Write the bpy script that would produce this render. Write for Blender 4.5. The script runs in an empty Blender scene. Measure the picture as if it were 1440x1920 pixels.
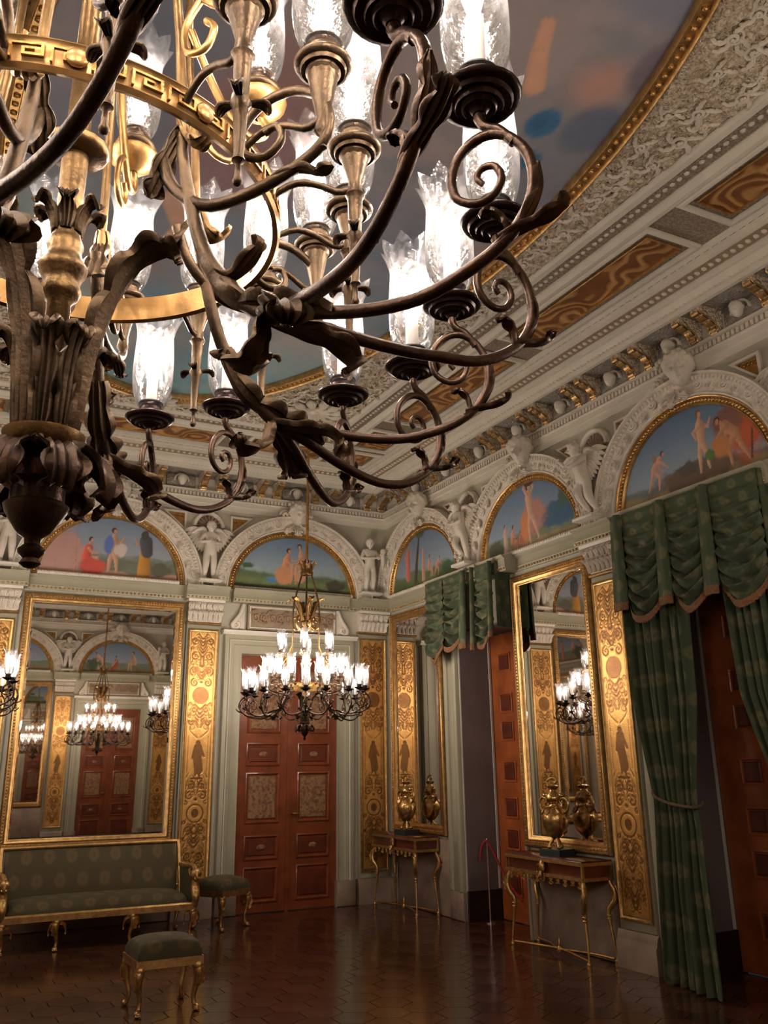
import bpy, math, random
import numpy as np
from mathutils import Vector, Matrix
random.seed(7); rng = np.random.RandomState(7)
PI = math.pi
S = bpy.context.scene
COL = S.collection
# ---------------------------------------------------------------- camera
R_, P_, RO = math.radians(27.1414), math.radians(17.887), math.radians(-.6583)
fw = Vector((math.sin(R_)*math.cos(P_), math.cos(R_)*math.cos(P_), math.sin(P_)))
ri = Vector((math.cos(R_), -math.sin(R_), 0)); up = ri.cross(fw)
rr = math.cos(RO)*ri + math.sin(RO)*up; uu = -math.sin(RO)*ri + math.cos(RO)*up
cam = bpy.data.cameras.new('camera'); co = bpy.data.objects.new('camera', cam); COL.objects.link(co)
co.matrix_world = Matrix(((rr.x, uu.x, -fw.x, 0), (rr.y, uu.y, -fw.y, 0), (rr.z, uu.z, -fw.z, 1.7), (0, 0, 0, 1)))
cam.sensor_fit = 'HORIZONTAL'; cam.sensor_width = 36; cam.lens = 1646.15/1440*36
cam.shift_x = (720-705.1)/1440; cam.shift_y = (902.2-960)/1440
cam.clip_start = .02
S.camera = co
# ---------------------------------------------------------------- world, exposure
w = bpy.data.worlds.new('world'); S.world = w; w.use_nodes = True
w.node_tree.nodes['Background'].inputs[0].default_value = (.30, .36, .5, 1)
w.node_tree.nodes['Background'].inputs[1].default_value = .05
S.view_settings.view_transform = 'Standard'; S.view_settings.look = 'None'
S.view_settings.gamma = 1; S.view_settings.use_curve_mapping = False
S.view_settings.exposure = 1.32
BULB = 95.0
S.cycles.max_bounces = 8; S.cycles.transparent_max_bounces = 24
S.cycles.sample_clamp_indirect = 6; S.cycles.caustics_reflective = False; S.cycles.caustics_refractive = False
try: S.cycles.use_light_tree = True
except Exception: pass
X0, X1, Y0, Y1 = -1.96, 5.864, -.80, 11.15
XM, YM = (X0+X1)/2, (Y0+Y1)/2

# ---------------------------------------------------------------- helpers
class MB:
    def __init__(s): s.v = []; s.f = []; s.m = []
    def add(s, vs, fs, mi=0):
        b = len(s.v); s.v += [tuple(p) for p in vs]
        for f in fs: s.f.append(tuple(i+b for i in f)); s.m.append(mi)
        return s
    def box(s, x0, x1, y0, y1, z0, z1, mi=0):
        return s.add([(x0,y0,z0),(x1,y0,z0),(x1,y1,z0),(x0,y1,z0),(x0,y0,z1),(x1,y0,z1),(x1,y1,z1),(x0,y1,z1)],
            [(3,2,1,0),(4,5,6,7),(0,1,5,4),(1,2,6,5),(2,3,7,6),(3,0,4,7)], mi)
    def bevbox(s, x0, x1, y0, y1, z0, z1, b=.01, mi=0):
        # frustum face towards -Y
        return s.add([(x0,y1,z0),(x1,y1,z0),(x1,y1,z1),(x0,y1,z1),(x0,y0+b,z0),(x1,y0+b,z0),(x1,y0+b,z1),(x0,y0+b,z1),
            (x0+b,y0,z0+b),(x1-b,y0,z0+b),(x1-b,y0,z1-b),(x0+b,y0,z1-b)],
            [(0,1,2,3),(4,5,1,0),(5,6,2,1),(6,7,3,2),(7,4,0,3),(8,9,5,4),(9,10,6,5),(10,11,7,6),(11,8,4,7),(11,10,9,8)], mi)
    def lathe(s, prof, n=16, c=(0,0,0), mi=0, fn=None, a0=0, a1=2*PI):
        full = abs(a1-a0-2*PI) < 1e-6; m = n if full else n+1
        vs = []
        for (r, z) in prof:
            for k in range(m):
                a = a0+(a1-a0)*k/n; q = (r*math.cos(a), r*math.sin(a), z)
                if fn: q = fn(q, a, r, z)
                vs.append((c[0]+q[0], c[1]+q[1], c[2]+q[2]))
        fs = []
        for i in range(len(prof)-1):
            for k in range(n):
                k2 = (k+1) % m if full else k+1
                fs.append((i*m+k, i*m+k2, (i+1)*m+k2, (i+1)*m+k))
        return s.add(vs, fs, mi)
    def tube(s, path, rad, n=8, mi=0, flat=1.0, cap=True):
        P = [Vector(p) for p in path]; N = len(P)
        if not hasattr(rad, '__len__'): rad = [rad]*N
        T = [(P[min(i+1,N-1)]-P[max(i-1,0)]).normalized() for i in range(N)]
        ref = Vector((0,0,1)) if abs(T[0].z) < .9 else Vector((1,0,0))
        U = (ref-T[0]*ref.dot(T[0])).normalized(); vs = []
        for i in range(N):
            U = (U-T[i]*U.dot(T[i])); U = U.normalized() if U.length > 1e-6 else T[i].orthogonal().normalized()
            V = T[i].cross(U)
            for k in range(n):
                a = 2*PI*k/n; vs.append(P[i]+rad[i]*(math.cos(a)*U*flat+math.sin(a)*V))
        fs = [(i*n+k, i*n+(k+1)%n, (i+1)*n+(k+1)%n, (i+1)*n+k) for i in range(N-1) for k in range(n)]
        if cap: fs += [tuple(range(n-1,-1,-1)), tuple((N-1)*n+k for k in range(n))]
        return s.add(vs, fs, mi)
    def ext(s, prof, x0, x1, mi=0, close=True):
        # profile (y,z) extruded along X
        n = len(prof); vs = [(x0,y,z) for y,z in prof]+[(x1,y,z) for y,z in prof]
        fs = [(i,(i+1)%n,n+(i+1)%n,n+i) for i in range(n if close else n-1)]
        if close: fs += [tuple(range(n-1,-1,-1)), tuple(range(n,2*n))]
        return s.add(vs, fs, mi)
    def arc(s, prof, rx, rz, c=(0,0,0), a0=0, a1=PI, n=48, mi=0, k=.925):
        # profile (dr,y) swept round a half ellipse in XZ
        m = len(prof); vs = []
        for i in range(n+1):
            a = a0+(a1-a0)*i/n
            for dr, y in prof: vs.append((c[0]+(rx+dr)*math.cos(a), c[1]+y, c[2]+(rz+dr*k)*math.sin(a)))
        fs = [(i*m+j, i*m+(j+1)%m, (i+1)*m+(j+1)%m, (i+1)*m+j) for i in range(n) for j in range(m)]
        fs += [tuple(range(m)), tuple(n*m+j for j in range(m-1,-1,-1))]
        return s.add(vs, fs, mi)
    def sph(s, c, r, n=8, m=6, mi=0, sc=(1,1,1)):
        return s.lathe([(r*math.sin(PI*i/m), -r*math.cos(PI*i/m)) for i in range(m+1)], n, (0,0,0), mi,
            ) if False else s.add(*sphere(c, r, n, m, sc), mi)
    def frame(s, x0, x1, z0, z1, prof, mi=0):
        # prof: (inset,y) swept round rectangle
        m = len(prof); vs = []
        for q, (dx, dz) in enumerate(((0,0),(1,0),(1,1),(0,1))):
            for t, y in prof: vs.append(((x1-t) if dx else (x0+t), y, (z1-t) if dz else (z0+t)))
        fs = [(q*m+j, ((q+1)%4)*m+j, ((q+1)%4)*m+(j+1)%m, q*m+(j+1)%m) for q in range(4) for j in range(m)]
        return s.add(vs, fs, mi)
    def xf(s, M):
        s.v = [tuple(M @ Vector(p)) for p in s.v]; return s
    def join(s, o, M=None):
        return s.add([tuple(M @ Vector(p)) if M else p for p in o.v], o.f) if True else s
    def build(s, name, mats, parent=None, loc=(0,0,0), rot=0, smooth=52, kind=None):
        me = bpy.data.meshes.new(name); me.from_pydata(s.v, [], s.f)
        mats = mats if isinstance(mats, (list,tuple)) else [mats]
        for m in mats: me.materials.append(m)
        if len(mats) > 1: me.polygons.foreach_set('material_index', s.m)
        if smooth: shade(me, smooth)
        return obj(name, me, parent, loc, rot, kind)
def sphere(c, r, n=8, m=6, sc=(1,1,1)):
    vs = [(c[0]+r*sc[0]*math.sin(PI*i/m)*math.cos(2*PI*k/n), c[1]+r*sc[1]*math.sin(PI*i/m)*math.sin(2*PI*k/n), c[2]-r*sc[2]*math.cos(PI*i/m)) for i in range(m+1) for k in range(n)]
    return vs, [(i*n+k, i*n+(k+1)%n, (i+1)*n+(k+1)%n, (i+1)*n+k) for i in range(m) for k in range(n)]
def shade(me, ang=40):
    me.polygons.foreach_set('use_smooth', [True]*len(me.polygons))
    me.set_sharp_from_angle(angle=math.radians(ang))
def obj(name, me, parent=None, loc=(0,0,0), rot=0, kind=None):
    o = bpy.data.objects.new(name, me); COL.objects.link(o)
    o.location = loc; o.rotation_euler = (0,0,rot)
    if parent: o.parent = parent
    if kind: o['kind'] = kind
    return o
def tag(o, label, cat, group=None):
    o['label'] = label; o['category'] = cat
    if group: o['group'] = group
    return o
def thing(name, label, cat, loc=(0,0,0), rot=0, group=None):
    return tag(obj(name, None, None, loc, rot), label, cat, group)
KIDS = {}
def kids(o): return [c for c in bpy.data.objects if c.parent == o]
def snap(o):
    return (o, [snap(c) for c in kids(o)])
def dup_tree(t, parent=None):
    c = t[0].copy(); COL.objects.link(c); c.parent = parent
    for ch in t[1]: dup_tree(ch, c)
    return c
def dup(t, loc, rot, label, group=None):
    c = dup_tree(t); c.location = loc; c.rotation_euler = (0,0,rot); c['label'] = label
    if group: c['group'] = group
    return c
def W(side, s):
    return {'A': ((s,Y1,0),0), 'B': ((X1,s,0),-PI/2), 'F': ((s,Y0,0),PI), 'L': ((X0,s,0),PI/2)}[side]
def spline(pts, n):
    P = np.array(pts, float); m = len(P); out = []
    for t in np.linspace(0, m-1, n):
        i = min(int(t), m-2); u = t-i
        p0, p1, p2, p3 = P[max(i-1,0)], P[i], P[i+1], P[min(i+2,m-1)]
        out.append(.5*((2*p1)+(p2-p0)*u+(2*p0-5*p1+4*p2-p3)*u*u+(3*p1-p0-3*p2+p3)*u**3))
    return np.array(out)
def acanthus(mb, path, width, lobes=5, thick=.004, side=Vector((0,1,0)), n=18, cup=.25, mi=0, base=.5):
    """lobed leaf with ribs: path = 3D points, side = across direction, width = half width"""
    n = max(n, lobes*6+2) if lobes > 1 else n; P = spline(path, n); T = np.gradient(P, axis=0); sd = np.array(side, float); sd /= np.linalg.norm(sd)
    K = [-1,-.72,-.45,-.2,0,.2,.45,.72,1]; F = []; B = []
    for i in range(n):
        t = i/(n-1); tt = T[i]/(np.linalg.norm(T[i])+1e-9); nn = np.cross(tt, sd); nn /= np.linalg.norm(nn)+1e-9
        env = (base+(1-base)*math.sin(PI*min(1, t*.75+.02)))*(1-max(0, t-.82)/.18*.6)
        lob = abs(math.sin(lobes*PI*(t+.04)))**.7
        for k in K:
            rp = min(1, .35+t*1.6); wv = width*env*(1-rp*(.62*(1-lob) if abs(k) == 1 else (.34*(1-lob) if abs(k) > .7 else 0)))
            rib = .10*width*math.cos(k*14)
            q = P[i]+sd*k*wv+nn*(cup*abs(k)**1.7*wv+rib+(.12*width*(1-lob) if abs(k) == 1 else 0))
            F.append(q); B.append(q-nn*thick)
    m = len(K); vs = F+B; o = n*m; fs = []
    for i in range(n-1):
        for j in range(m-1):
            a = i*m+j; fs.append((a,a+1,a+m+1,a+m)); fs.append((o+a,o+a+m,o+a+m+1,o+a+1))
        fs.append((i*m,(i+1)*m,o+(i+1)*m,o+i*m)); fs.append((i*m+m-1,o+i*m+m-1,o+(i+1)*m+m-1,(i+1)*m+m-1))
    for j in range(m-1):
        fs.append((j,o+j,o+j+1,j+1)); a=(n-1)*m+j; fs.append((a,a+1,o+a+1,o+a))
    mb.add(vs, fs, mi); return mb
def skin(joints, edges, rad, sub=2):
    me = bpy.data.meshes.new('body'); me.from_pydata(joints, edges, [])
    o = bpy.data.objects.new('body', me); COL.objects.link(o)
    md = o.modifiers.new('s', 'SKIN'); md.use_smooth_shade = True
    for i, r in enumerate(rad):
        me.skin_vertices[0].data[i].radius = (r, r) if not hasattr(r, '__len__') else r
    me.skin_vertices[0].data[0].use_root = True
    m2 = o.modifiers.new('u', 'SUBSURF'); m2.levels = sub; m2.render_levels = sub
    dg = bpy.context.evaluated_depsgraph_get(); dg.update()
    r = bpy.data.meshes.new_from_object(o.evaluated_get(dg)); bpy.data.objects.remove(o); bpy.data.meshes.remove(me)
    r.polygons.foreach_set('use_smooth', [True]*len(r.polygons)); r.materials.clear()
    return r
# ---------------------------------------------------------------- materials
def mat(name, col, rough=.5, metal=0, bump=0, bscale=60, var=0, vscale=8, spec=.5, attr=None, detail=3, coat=0, kind='noise', col2=None):
    m = bpy.data.materials.new(name); m.use_nodes = True; nt = m.node_tree; N = nt.nodes; L = nt.links
    b = N['Principled BSDF']; b.inputs['Base Color'].default_value = (*col, 1)
    b.inputs['Roughness'].default_value = rough; b.inputs['Metallic'].default_value = metal
    b.inputs['Specular IOR Level'].default_value = spec
    if coat: b.inputs['Coat Weight'].default_value = coat; b.inputs['Coat Roughness'].default_value = .12
    tc = N.new('ShaderNodeTexCoord')
    src = None
    if attr:
        a = N.new('ShaderNodeAttribute'); a.attribute_name = attr; src = a.outputs['Color']
    if var or col2:
        n = N.new('ShaderNodeTexNoise'); n.inputs['Scale'].default_value = vscale; n.inputs['Detail'].default_value = 4
        L.new(tc.outputs['Object'], n.inputs['Vector'])
        mx = N.new('ShaderNodeMix'); mx.data_type = 'RGBA'; mx.blend_type = 'MIX' if col2 else 'MULTIPLY'
        if col2:
            cr = N.new('ShaderNodeMapRange'); cr.inputs[1].default_value = .4; cr.inputs[2].default_value = .62
            L.new(n.outputs['Fac'], cr.inputs[0]); L.new(cr.outputs[0], mx.inputs[0])
            mx.inputs[6].default_value = (*col,1); mx.inputs[7].default_value = (*col2,1)
        else:
            cr = N.new('ShaderNodeMapRange'); cr.inputs[1].default_value = .3; cr.inputs[2].default_value = .7
            cr.inputs[3].default_value = 1-var; cr.inputs[4].default_value = 1+var*.4
            L.new(n.outputs['Fac'], cr.inputs[0]); mx.inputs[0].default_value = 1
            if src: L.new(src, mx.inputs[6])
            else: mx.inputs[6].default_value = (*col,1)
            L.new(cr.outputs[0], mx.inputs[7])
        src = mx.outputs[2]
    if src: L.new(src, b.inputs['Base Color'])
    if bump:
        if kind == 'scroll':
            n2 = N.new('ShaderNodeTexVoronoi'); n2.inputs['Scale'].default_value = bscale; n2.feature = 'SMOOTH_F1'
            ds = N.new('ShaderNodeTexNoise'); ds.inputs['Scale'].default_value = bscale*.5; ds.inputs['Detail'].default_value = 3
            L.new(tc.outputs['Object'], ds.inputs['Vector'])
            ad = N.new('ShaderNodeMix'); ad.data_type = 'RGBA'; ad.blend_type = 'LINEAR_LIGHT'; ad.inputs[0].default_value = .12
            L.new(tc.outputs['Object'], ad.inputs[6]); L.new(ds.outputs['Color'], ad.inputs[7]); L.new(ad.outputs[2], n2.inputs['Vector'])
            out = n2.outputs['Distance']
        else:
            n2 = N.new('ShaderNodeTexNoise'); n2.inputs['Scale'].default_value = bscale; n2.inputs['Detail'].default_value = detail
            L.new(tc.outputs['Object'], n2.inputs['Vector']); out = n2.outputs['Fac']
        bp = N.new('ShaderNodeBump'); bp.inputs['Strength'].default_value = min(1, bump); bp.inputs['Distance'].default_value = .035 if kind == 'scroll' else .008
        L.new(out, bp.inputs['Height']); L.new(bp.outputs[0], b.inputs['Normal'])
    return m
M = {}
M['stucco'] = mat('stucco', (.78,.71,.61), .6, 0, .35, 55, .16, 5)
M['stucco_rich'] = mat('stucco_rich', (.76,.66,.52), .55, 0, 1, 26, 0, 30, kind='scroll', col2=(.52,.40,.27))  # brown mottling: patina that also paints in the shade of carved recesses
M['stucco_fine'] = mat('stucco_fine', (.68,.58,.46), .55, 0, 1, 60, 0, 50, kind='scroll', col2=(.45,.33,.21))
M['pale'] = mat('pale', (.78,.73,.63), .5, 0, .1, 40, .08, 4)
M['sage'] = mat('sage', (.44,.415,.30), .5, 0, .1, 30, .1, 3)
M['greywall'] = mat('greywall', (.54,.50,.40), .55, 0, .1, 30, .12, 3)
M['frieze'] = mat('frieze', (.40,.36,.31), .6, 0, .7, 30, .25, 12, kind='scroll')
M['gilt'] = mat('gilt', (.60,.37,.145), .36, .9, .35, 70, .35, 16)
M['giltdark'] = mat('giltdark', (.52,.29,.09), .4, .85, .5, 80, .4, 16)
M['giltfabric'] = mat('cord', (.16,.10,.05), .8, 0, .6, 120, .3, 40)
M['fringe'] = mat('fringe', (.24,.11,.045), .85, 0, .6, 120, .4, 60)
M['bronze'] = mat('bronze', (.095,.062,.036), .42, .8, .15, 140, .5, 22)
M['darkbronze'] = mat('darkbronze', (.075,.043,.028), .36, .75, .15, 140, .5, 22)
M['panmetal'] = mat('panmetal', (.035,.02,.018), .3, .7, .1, 140, .4, 22)
M['brass'] = mat('brass', (.36,.21,.08), .36, .9, .15, 60, .45, 18)
M['vasegold'] = mat('vase_gold', (.62,.40,.16), .25, .95, .2, 60, .3, 18)
M['wood'] = mat('wood', (.23,.055,.018), .3, 0, .05, 20, .35, 6, coat=.35)
M['woodred'] = mat('woodred', (.15,.032,.013), .32, 0, .05, 20, .35, 6, coat=.3)
M['shutter'] = mat('shutter_wood', (.42,.105,.026), .35, 0, .08, 25, .45, 4, coat=.25)
M['inlay'] = mat('inlay', (.30,.16,.06), .4, 0, .3, 60, 0, 30, kind='scroll', col2=(.14,.05,.02), coat=.2)
M['marble'] = mat('marble', (.33,.24,.185), .35, 0, 0, 8, .35, 4)
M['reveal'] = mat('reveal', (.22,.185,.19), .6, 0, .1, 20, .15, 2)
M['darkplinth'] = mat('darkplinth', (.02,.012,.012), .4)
M['tabletop'] = mat('tabletop', (.10,.02,.015), .2, 0, 0, 8, .4, 8, coat=.4)
M['blackstand'] = mat('blackstand', (.02,.03,.03), .4)
M['steel'] = mat('steel', (.75,.72,.75), .25, 1)
M['rope'] = mat('rope', (.32,.01,.015), .7, 0, .3, 200)
M['paint'] = mat('paint', (1,1,1), .55, 0, .1, 40, .06, 10, attr='Col')
M['candle'] = mat('candle', (.85,.80,.72), .5)
def glass_mat():
    m = bpy.data.materials.new('etched_glass'); m.use_nodes = True; nt = m.node_tree; N = nt.nodes; L = nt.links
    N.remove(N['Principled BSDF']); out = N['Material Output']
    tr = N.new('ShaderNodeBsdfTransparent'); tr.inputs[0].default_value = (.97,.97,1,1)
    tl = N.new('ShaderNodeBsdfTranslucent'); tl.inputs[0].default_value = (.92,.92,1,1)
    df = N.new('ShaderNodeBsdfDiffuse'); df.inputs[0].default_value = (.8,.8,.86,1)
    gl = N.new('ShaderNodeBsdfGlossy'); gl.inputs['Roughness'].default_value = .08
    a = N.new('ShaderNodeMixShader'); a.inputs[0].default_value = .35; L.new(tl.outputs[0], a.inputs[1]); L.new(df.outputs[0], a.inputs[2])
    tc = N.new('ShaderNodeTexCoord'); vo = N.new('ShaderNodeTexNoise'); vo.inputs['Scale'].default_value = 75; vo.inputs['Detail'].default_value = 2
    L.new(tc.outputs['Object'], vo.inputs['Vector'])
    mr = N.new('ShaderNodeMapRange'); mr.inputs[1].default_value = .42; mr.inputs[2].default_value = .62; mr.inputs[3].default_value = .012; mr.inputs[4].default_value = .07
    L.new(vo.outputs['Fac'], mr.inputs[0])
    lw = N.new('ShaderNodeLayerWeight'); lw.inputs[0].default_value = .3
    mm = N.new('ShaderNodeMath'); mm.operation = 'MULTIPLY_ADD'; L.new(lw.outputs['Facing'], mm.inputs[0]); mm.inputs[1].default_value = .12; L.new(mr.outputs[0], mm.inputs[2])
    mm.use_clamp = True
    b = N.new('ShaderNodeMixShader'); L.new(mm.outputs[0], b.inputs[0]); L.new(tr.outputs[0], b.inputs[1]); L.new(a.outputs[0], b.inputs[2])
    fr = N.new('ShaderNodeFresnel'); fr.inputs[0].default_value = 1.45
    bp = N.new('ShaderNodeBump'); bp.inputs['Strength'].default_value = .5; bp.inputs['Distance'].default_value = .004; L.new(vo.outputs['Fac'], bp.inputs['Height']); L.new(bp.outputs[0], gl.inputs['Normal'])
    c = N.new('ShaderNodeMixShader'); L.new(fr.outputs[0], c.inputs[0]); L.new(b.outputs[0], c.inputs[1]); L.new(gl.outputs[0], c.inputs[2])
    L.new(c.outputs[0], out.inputs[0]); return m
M['glass'] = glass_mat()
def emis(name, col, st):
    m = bpy.data.materials.new(name); m.use_nodes = True; N = m.node_tree.nodes; b = N['Principled BSDF']
    b.inputs['Base Color'].default_value = (0,0,0,1); b.inputs['Emission Color'].default_value = (*col,1); b.inputs['Emission Strength'].default_value = st
    return m
M['bulb'] = emis('bulb', (1,.84,.68), BULB)
m_ = bpy.data.materials.new('mirror'); m_.use_nodes = True
b_ = m_.node_tree.nodes['Principled BSDF']; b_.inputs['Metallic'].default_value = 1; b_.inputs['Roughness'].default_value = .015; b_.inputs['Base Color'].default_value = (.74,.70,.66,1)
M['mirror'] = m_
def damask(name, base, med, sc, rot=False):
    m = mat(name, base, .65, 0, .25, 150, spec=.15); nt = m.node_tree; N = nt.nodes; L = nt.links; b = N['Principled BSDF']
    b.inputs['Sheen Weight'].default_value = .05
    uv = N.new('ShaderNodeUVMap'); uv.uv_map = 'UVMap'
    sx = N.new('ShaderNodeSeparateXYZ'); L.new(uv.outputs[0], sx.inputs[0])
    def ma(op, a, bb=None, c=None):
        n = N.new('ShaderNodeMath'); n.operation = op
        for i, q in enumerate((a, bb, c)):
            if q is None: continue
            if isinstance(q, (int,float)): n.inputs[i].default_value = q
            else: L.new(q, n.inputs[i])
        return n.outputs[0]
    u = ma('MULTIPLY', sx.outputs[0], 1/sc); v = ma('MULTIPLY', sx.outputs[1], 1/sc)
    row = ma('FLOOR', v); sh = ma('MULTIPLY', ma('MODULO', row, 2), .5)
    fu = ma('SUBTRACT', ma('FRACT', ma('ADD', u, sh)), .5); fv = ma('SUBTRACT', ma('FRACT', v), .5)
    d = ma('SQRT', ma('ADD', ma('MULTIPLY', fu, fu), ma('MULTIPLY', ma('MULTIPLY', fv, fv), .7)))
    ring = ma('MULTIPLY', ma('LESS_THAN', d, .27), .6); core = ma('LESS_THAN', ma('ABSOLUTE', ma('SUBTRACT', d, .15)), .06)
    nz = N.new('ShaderNodeTexNoise'); nz.inputs['Scale'].default_value = 9/sc; L.new(uv.outputs[0], nz.inputs['Vector'])
    f = ma('MULTIPLY', ma('MAXIMUM', ring, core), ma('ADD', ma('MULTIPLY', nz.outputs['Fac'], .9), .25))
    mx = N.new('ShaderNodeMix'); mx.data_type = 'RGBA'; L.new(f, mx.inputs[0]); mx.inputs[6].default_value = (*base,1); mx.inputs[7].default_value = (*med,1)
    L.new(mx.outputs[2], b.inputs['Base Color']); return m
M['damask'] = damask('green_damask', (.072,.095,.052), (.18,.165,.09), .19)
M['sofafab'] = damask('sofa_damask', (.085,.068,.036), (.16,.115,.058), .23)
def set_col(me, cols):
    a = me.color_attributes.new('Col', 'FLOAT_COLOR', 'POINT')
    c = np.ones((len(me.vertices), 4), np.float32); c[:, :3] = cols; a.data.foreach_set('color', c.ravel())
def set_uv(me, uvs):
    # per-vertex uv
    l = me.uv_layers.new(name='UVMap'); idx = np.zeros(len(me.loops), np.int32); me.loops.foreach_get('vertex_index', idx)
    l.data.foreach_set('uv', np.asarray(uvs, np.float32)[idx].ravel())
def vnoise(x, y, sc, seed=0, oct=4):
    out = np.zeros_like(x); amp = 1; tot = 0
    for o in range(oct):
        r = np.random.RandomState(seed*17+o).rand(64,64); X = x*sc*(2**o); Y = y*sc*(2**o)
        xi = np.floor(X).astype(int); yi = np.floor(Y).astype(int); fx = X-xi; fy = Y-yi; fx = fx*fx*(3-2*fx); fy = fy*fy*(3-2*fy)
        g = lambda a, b: r[a % 64, b % 64]
        out += amp*((g(xi,yi)*(1-fx)+g(xi+1,yi)*fx)*(1-fy)+(g(xi,yi+1)*(1-fx)+g(xi+1,yi+1)*fx)*fy); tot += amp; amp *= .5
    return out/tot
# ================================================================ room shell
ZC = 5.72
ZS = 3.93
B_BAYS = [10.03, 7.68, 5.30, 2.93, .56]; A_BAYS = [-.51, 1.95, 4.41]
B_ST = [8.86, 6.48, 4.12, 1.75]; A_ST = [.72, 3.18]
def kstruct(o): o['kind'] = 'structure'; return o
fl = kstruct(MB().box(X0-.2, X1+.9, Y0-.2, Y1+.2, -.12, -.012).build('floor', mat('floor_bed', (.05,.02,.01), .5), smooth=0))
fm = []
for i, c in enumerate([(.085,.026,.012), (.062,.018,.009), (.105,.034,.015)]):
    fm.append(mat('parquet_%d' % i, c, .19, 0, .12, 14, .45, 5, spec=.5, coat=.25))
def hexa(r, mi):
    b = MB(); vs = [(r*math.cos(PI/3*k+PI/6), r*math.sin(PI/3*k+PI/6), 0) for k in range(6)]
    lo = [(x*.985, y*.985, 0) for x, y, z in vs]
    b.add([(x,y,-.012) for x,y,z in vs]+lo, [(6,7,8,9,10,11)]+[(k,(k+1)%6,6+(k+1)%6,6+k) for k in range(6)]); return b
HR = .165; hexme = []
for i in range(3):
    o = hexa(HR-.0012, i).build('parquet_tile', fm[i], fl, smooth=0); hexme.append(o.data); bpy.data.objects.remove(o)
tiles = []; rest = [MB(), MB(), MB()]
dx = HR*math.sqrt(3); dy = HR*1.5
for j in range(int((Y1-Y0)/dy)+2):
    for i in range(int((X1+.8-X0)/dx)+2):
        x = X0+i*dx+(j%2)*dx/2; y = Y0+j*dy
        if x > X1+.75 or y > Y1+.1: continue
        mi = (i-(j//2)+ (j%2)) % 3 if True else 0
        vis = 1 if (5.6 < y < 9.7 and x > -.2+y*.02 and x < y*.90+.8 and x < X1-.02) else 0
        tiles.append((0 if vis else 1, y, x, mi))
tiles.sort(); ind = [t for t in tiles if t[0] == 0][:300]; oth = [t for t in tiles if t not in set(ind)]
for _, y, x, mi in ind: obj('parquet_tile', hexme[mi], fl, (x,y,0))
for _, y, x, mi in oth:
    h = hexa(HR-.0012, mi); rest[0].add([(a+x,b+y,c) for a,b,c in h.v], h.f, mi)
for q in [rest[0]]: q.build('parquet_field', fm, fl, kind='stuff', smooth=0)

WT = .75
OP1 = (8.05, 9.27, 3.25, .42); OP2 = (4.42, 6.06, 3.30, .62)
wa = kstruct(MB().box(X0-.2, X1+.9, Y1, Y1+.2, 0, 5.9).build('wall_back', M['greywall'], smooth=0))
wf = kstruct(MB().box(X0-.2, X1+.9, Y0-.2, Y0, 0, 5.9).build('wall_front', M['greywall'], smooth=0))
wl = kstruct(MB().box(X0-.2, X0, Y0, Y1, 0, 5.9).build('wall_left', M['greywall'], smooth=0))
b = MB()
b.box(X1, X1+WT, OP1[1], Y1, 0, 5.9).box(X1, X1+WT, OP2[1], OP1[0], 0, 5.9).box(X1, X1+WT, Y0, OP2[0], 0, 5.9)
for o1 in (OP1, OP2): b.box(X1, X1+WT, o1[0], o1[1], o1[2], 5.9)
wb = kstruct(b.build('wall_right', M['greywall'], smooth=0))
# reveals and shutters of the two openings
def board_leaf(mb, x, y0, y1, z0, z1, cols=2):
    pass
for n, (ya, yb, zt, dp) in enumerate((OP1, OP2)):
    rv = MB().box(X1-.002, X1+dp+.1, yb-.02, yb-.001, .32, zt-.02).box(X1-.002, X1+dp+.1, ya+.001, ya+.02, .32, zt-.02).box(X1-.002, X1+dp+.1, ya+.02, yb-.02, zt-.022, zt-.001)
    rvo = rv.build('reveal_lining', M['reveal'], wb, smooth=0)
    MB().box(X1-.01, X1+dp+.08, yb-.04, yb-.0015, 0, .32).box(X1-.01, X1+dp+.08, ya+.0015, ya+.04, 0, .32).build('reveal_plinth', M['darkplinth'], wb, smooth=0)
    MB().box(X1+dp-.015, X1+dp+.01, yb-.045, yb-.03, .33, zt-.03).build('reveal_bead', M['steel'] if 0 else M['pale'], wb, smooth=0)
    d = kstruct(obj('door_%d' % (n+2), None, None, (X1+dp+.02, (ya+yb)/2, 0), -PI/2))
    hw = (yb-ya)/2-.05
    for sgn in (-1, 1):
        xa, xb = (-hw, -.003) if sgn < 0 else (.003, hw)
        lf = MB().box(xa, xb, 0, .05, .01, zt-.04)
        lo = lf.build('door_leaf', M['shutter'], d, smooth=0)
        xc = (xa+xb)/2
        for i, z0 in enumerate((.30, .78, 1.12, 1.52, 1.98, 2.30, 2.78)):
            MB().frame(xc-.13, xc+.13, z0-.03, z0+.17+.03, [(0,0),(0,-.012),(.012,-.016),(.022,-.006),(.023,0)]).build('panel_moulding', M['shutter'], lo)
            MB().bevbox(xc-.09, xc+.09, -.02, 0, z0, z0+.17, .01).build('panel', M['woodred'], lo, smooth=0)
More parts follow.
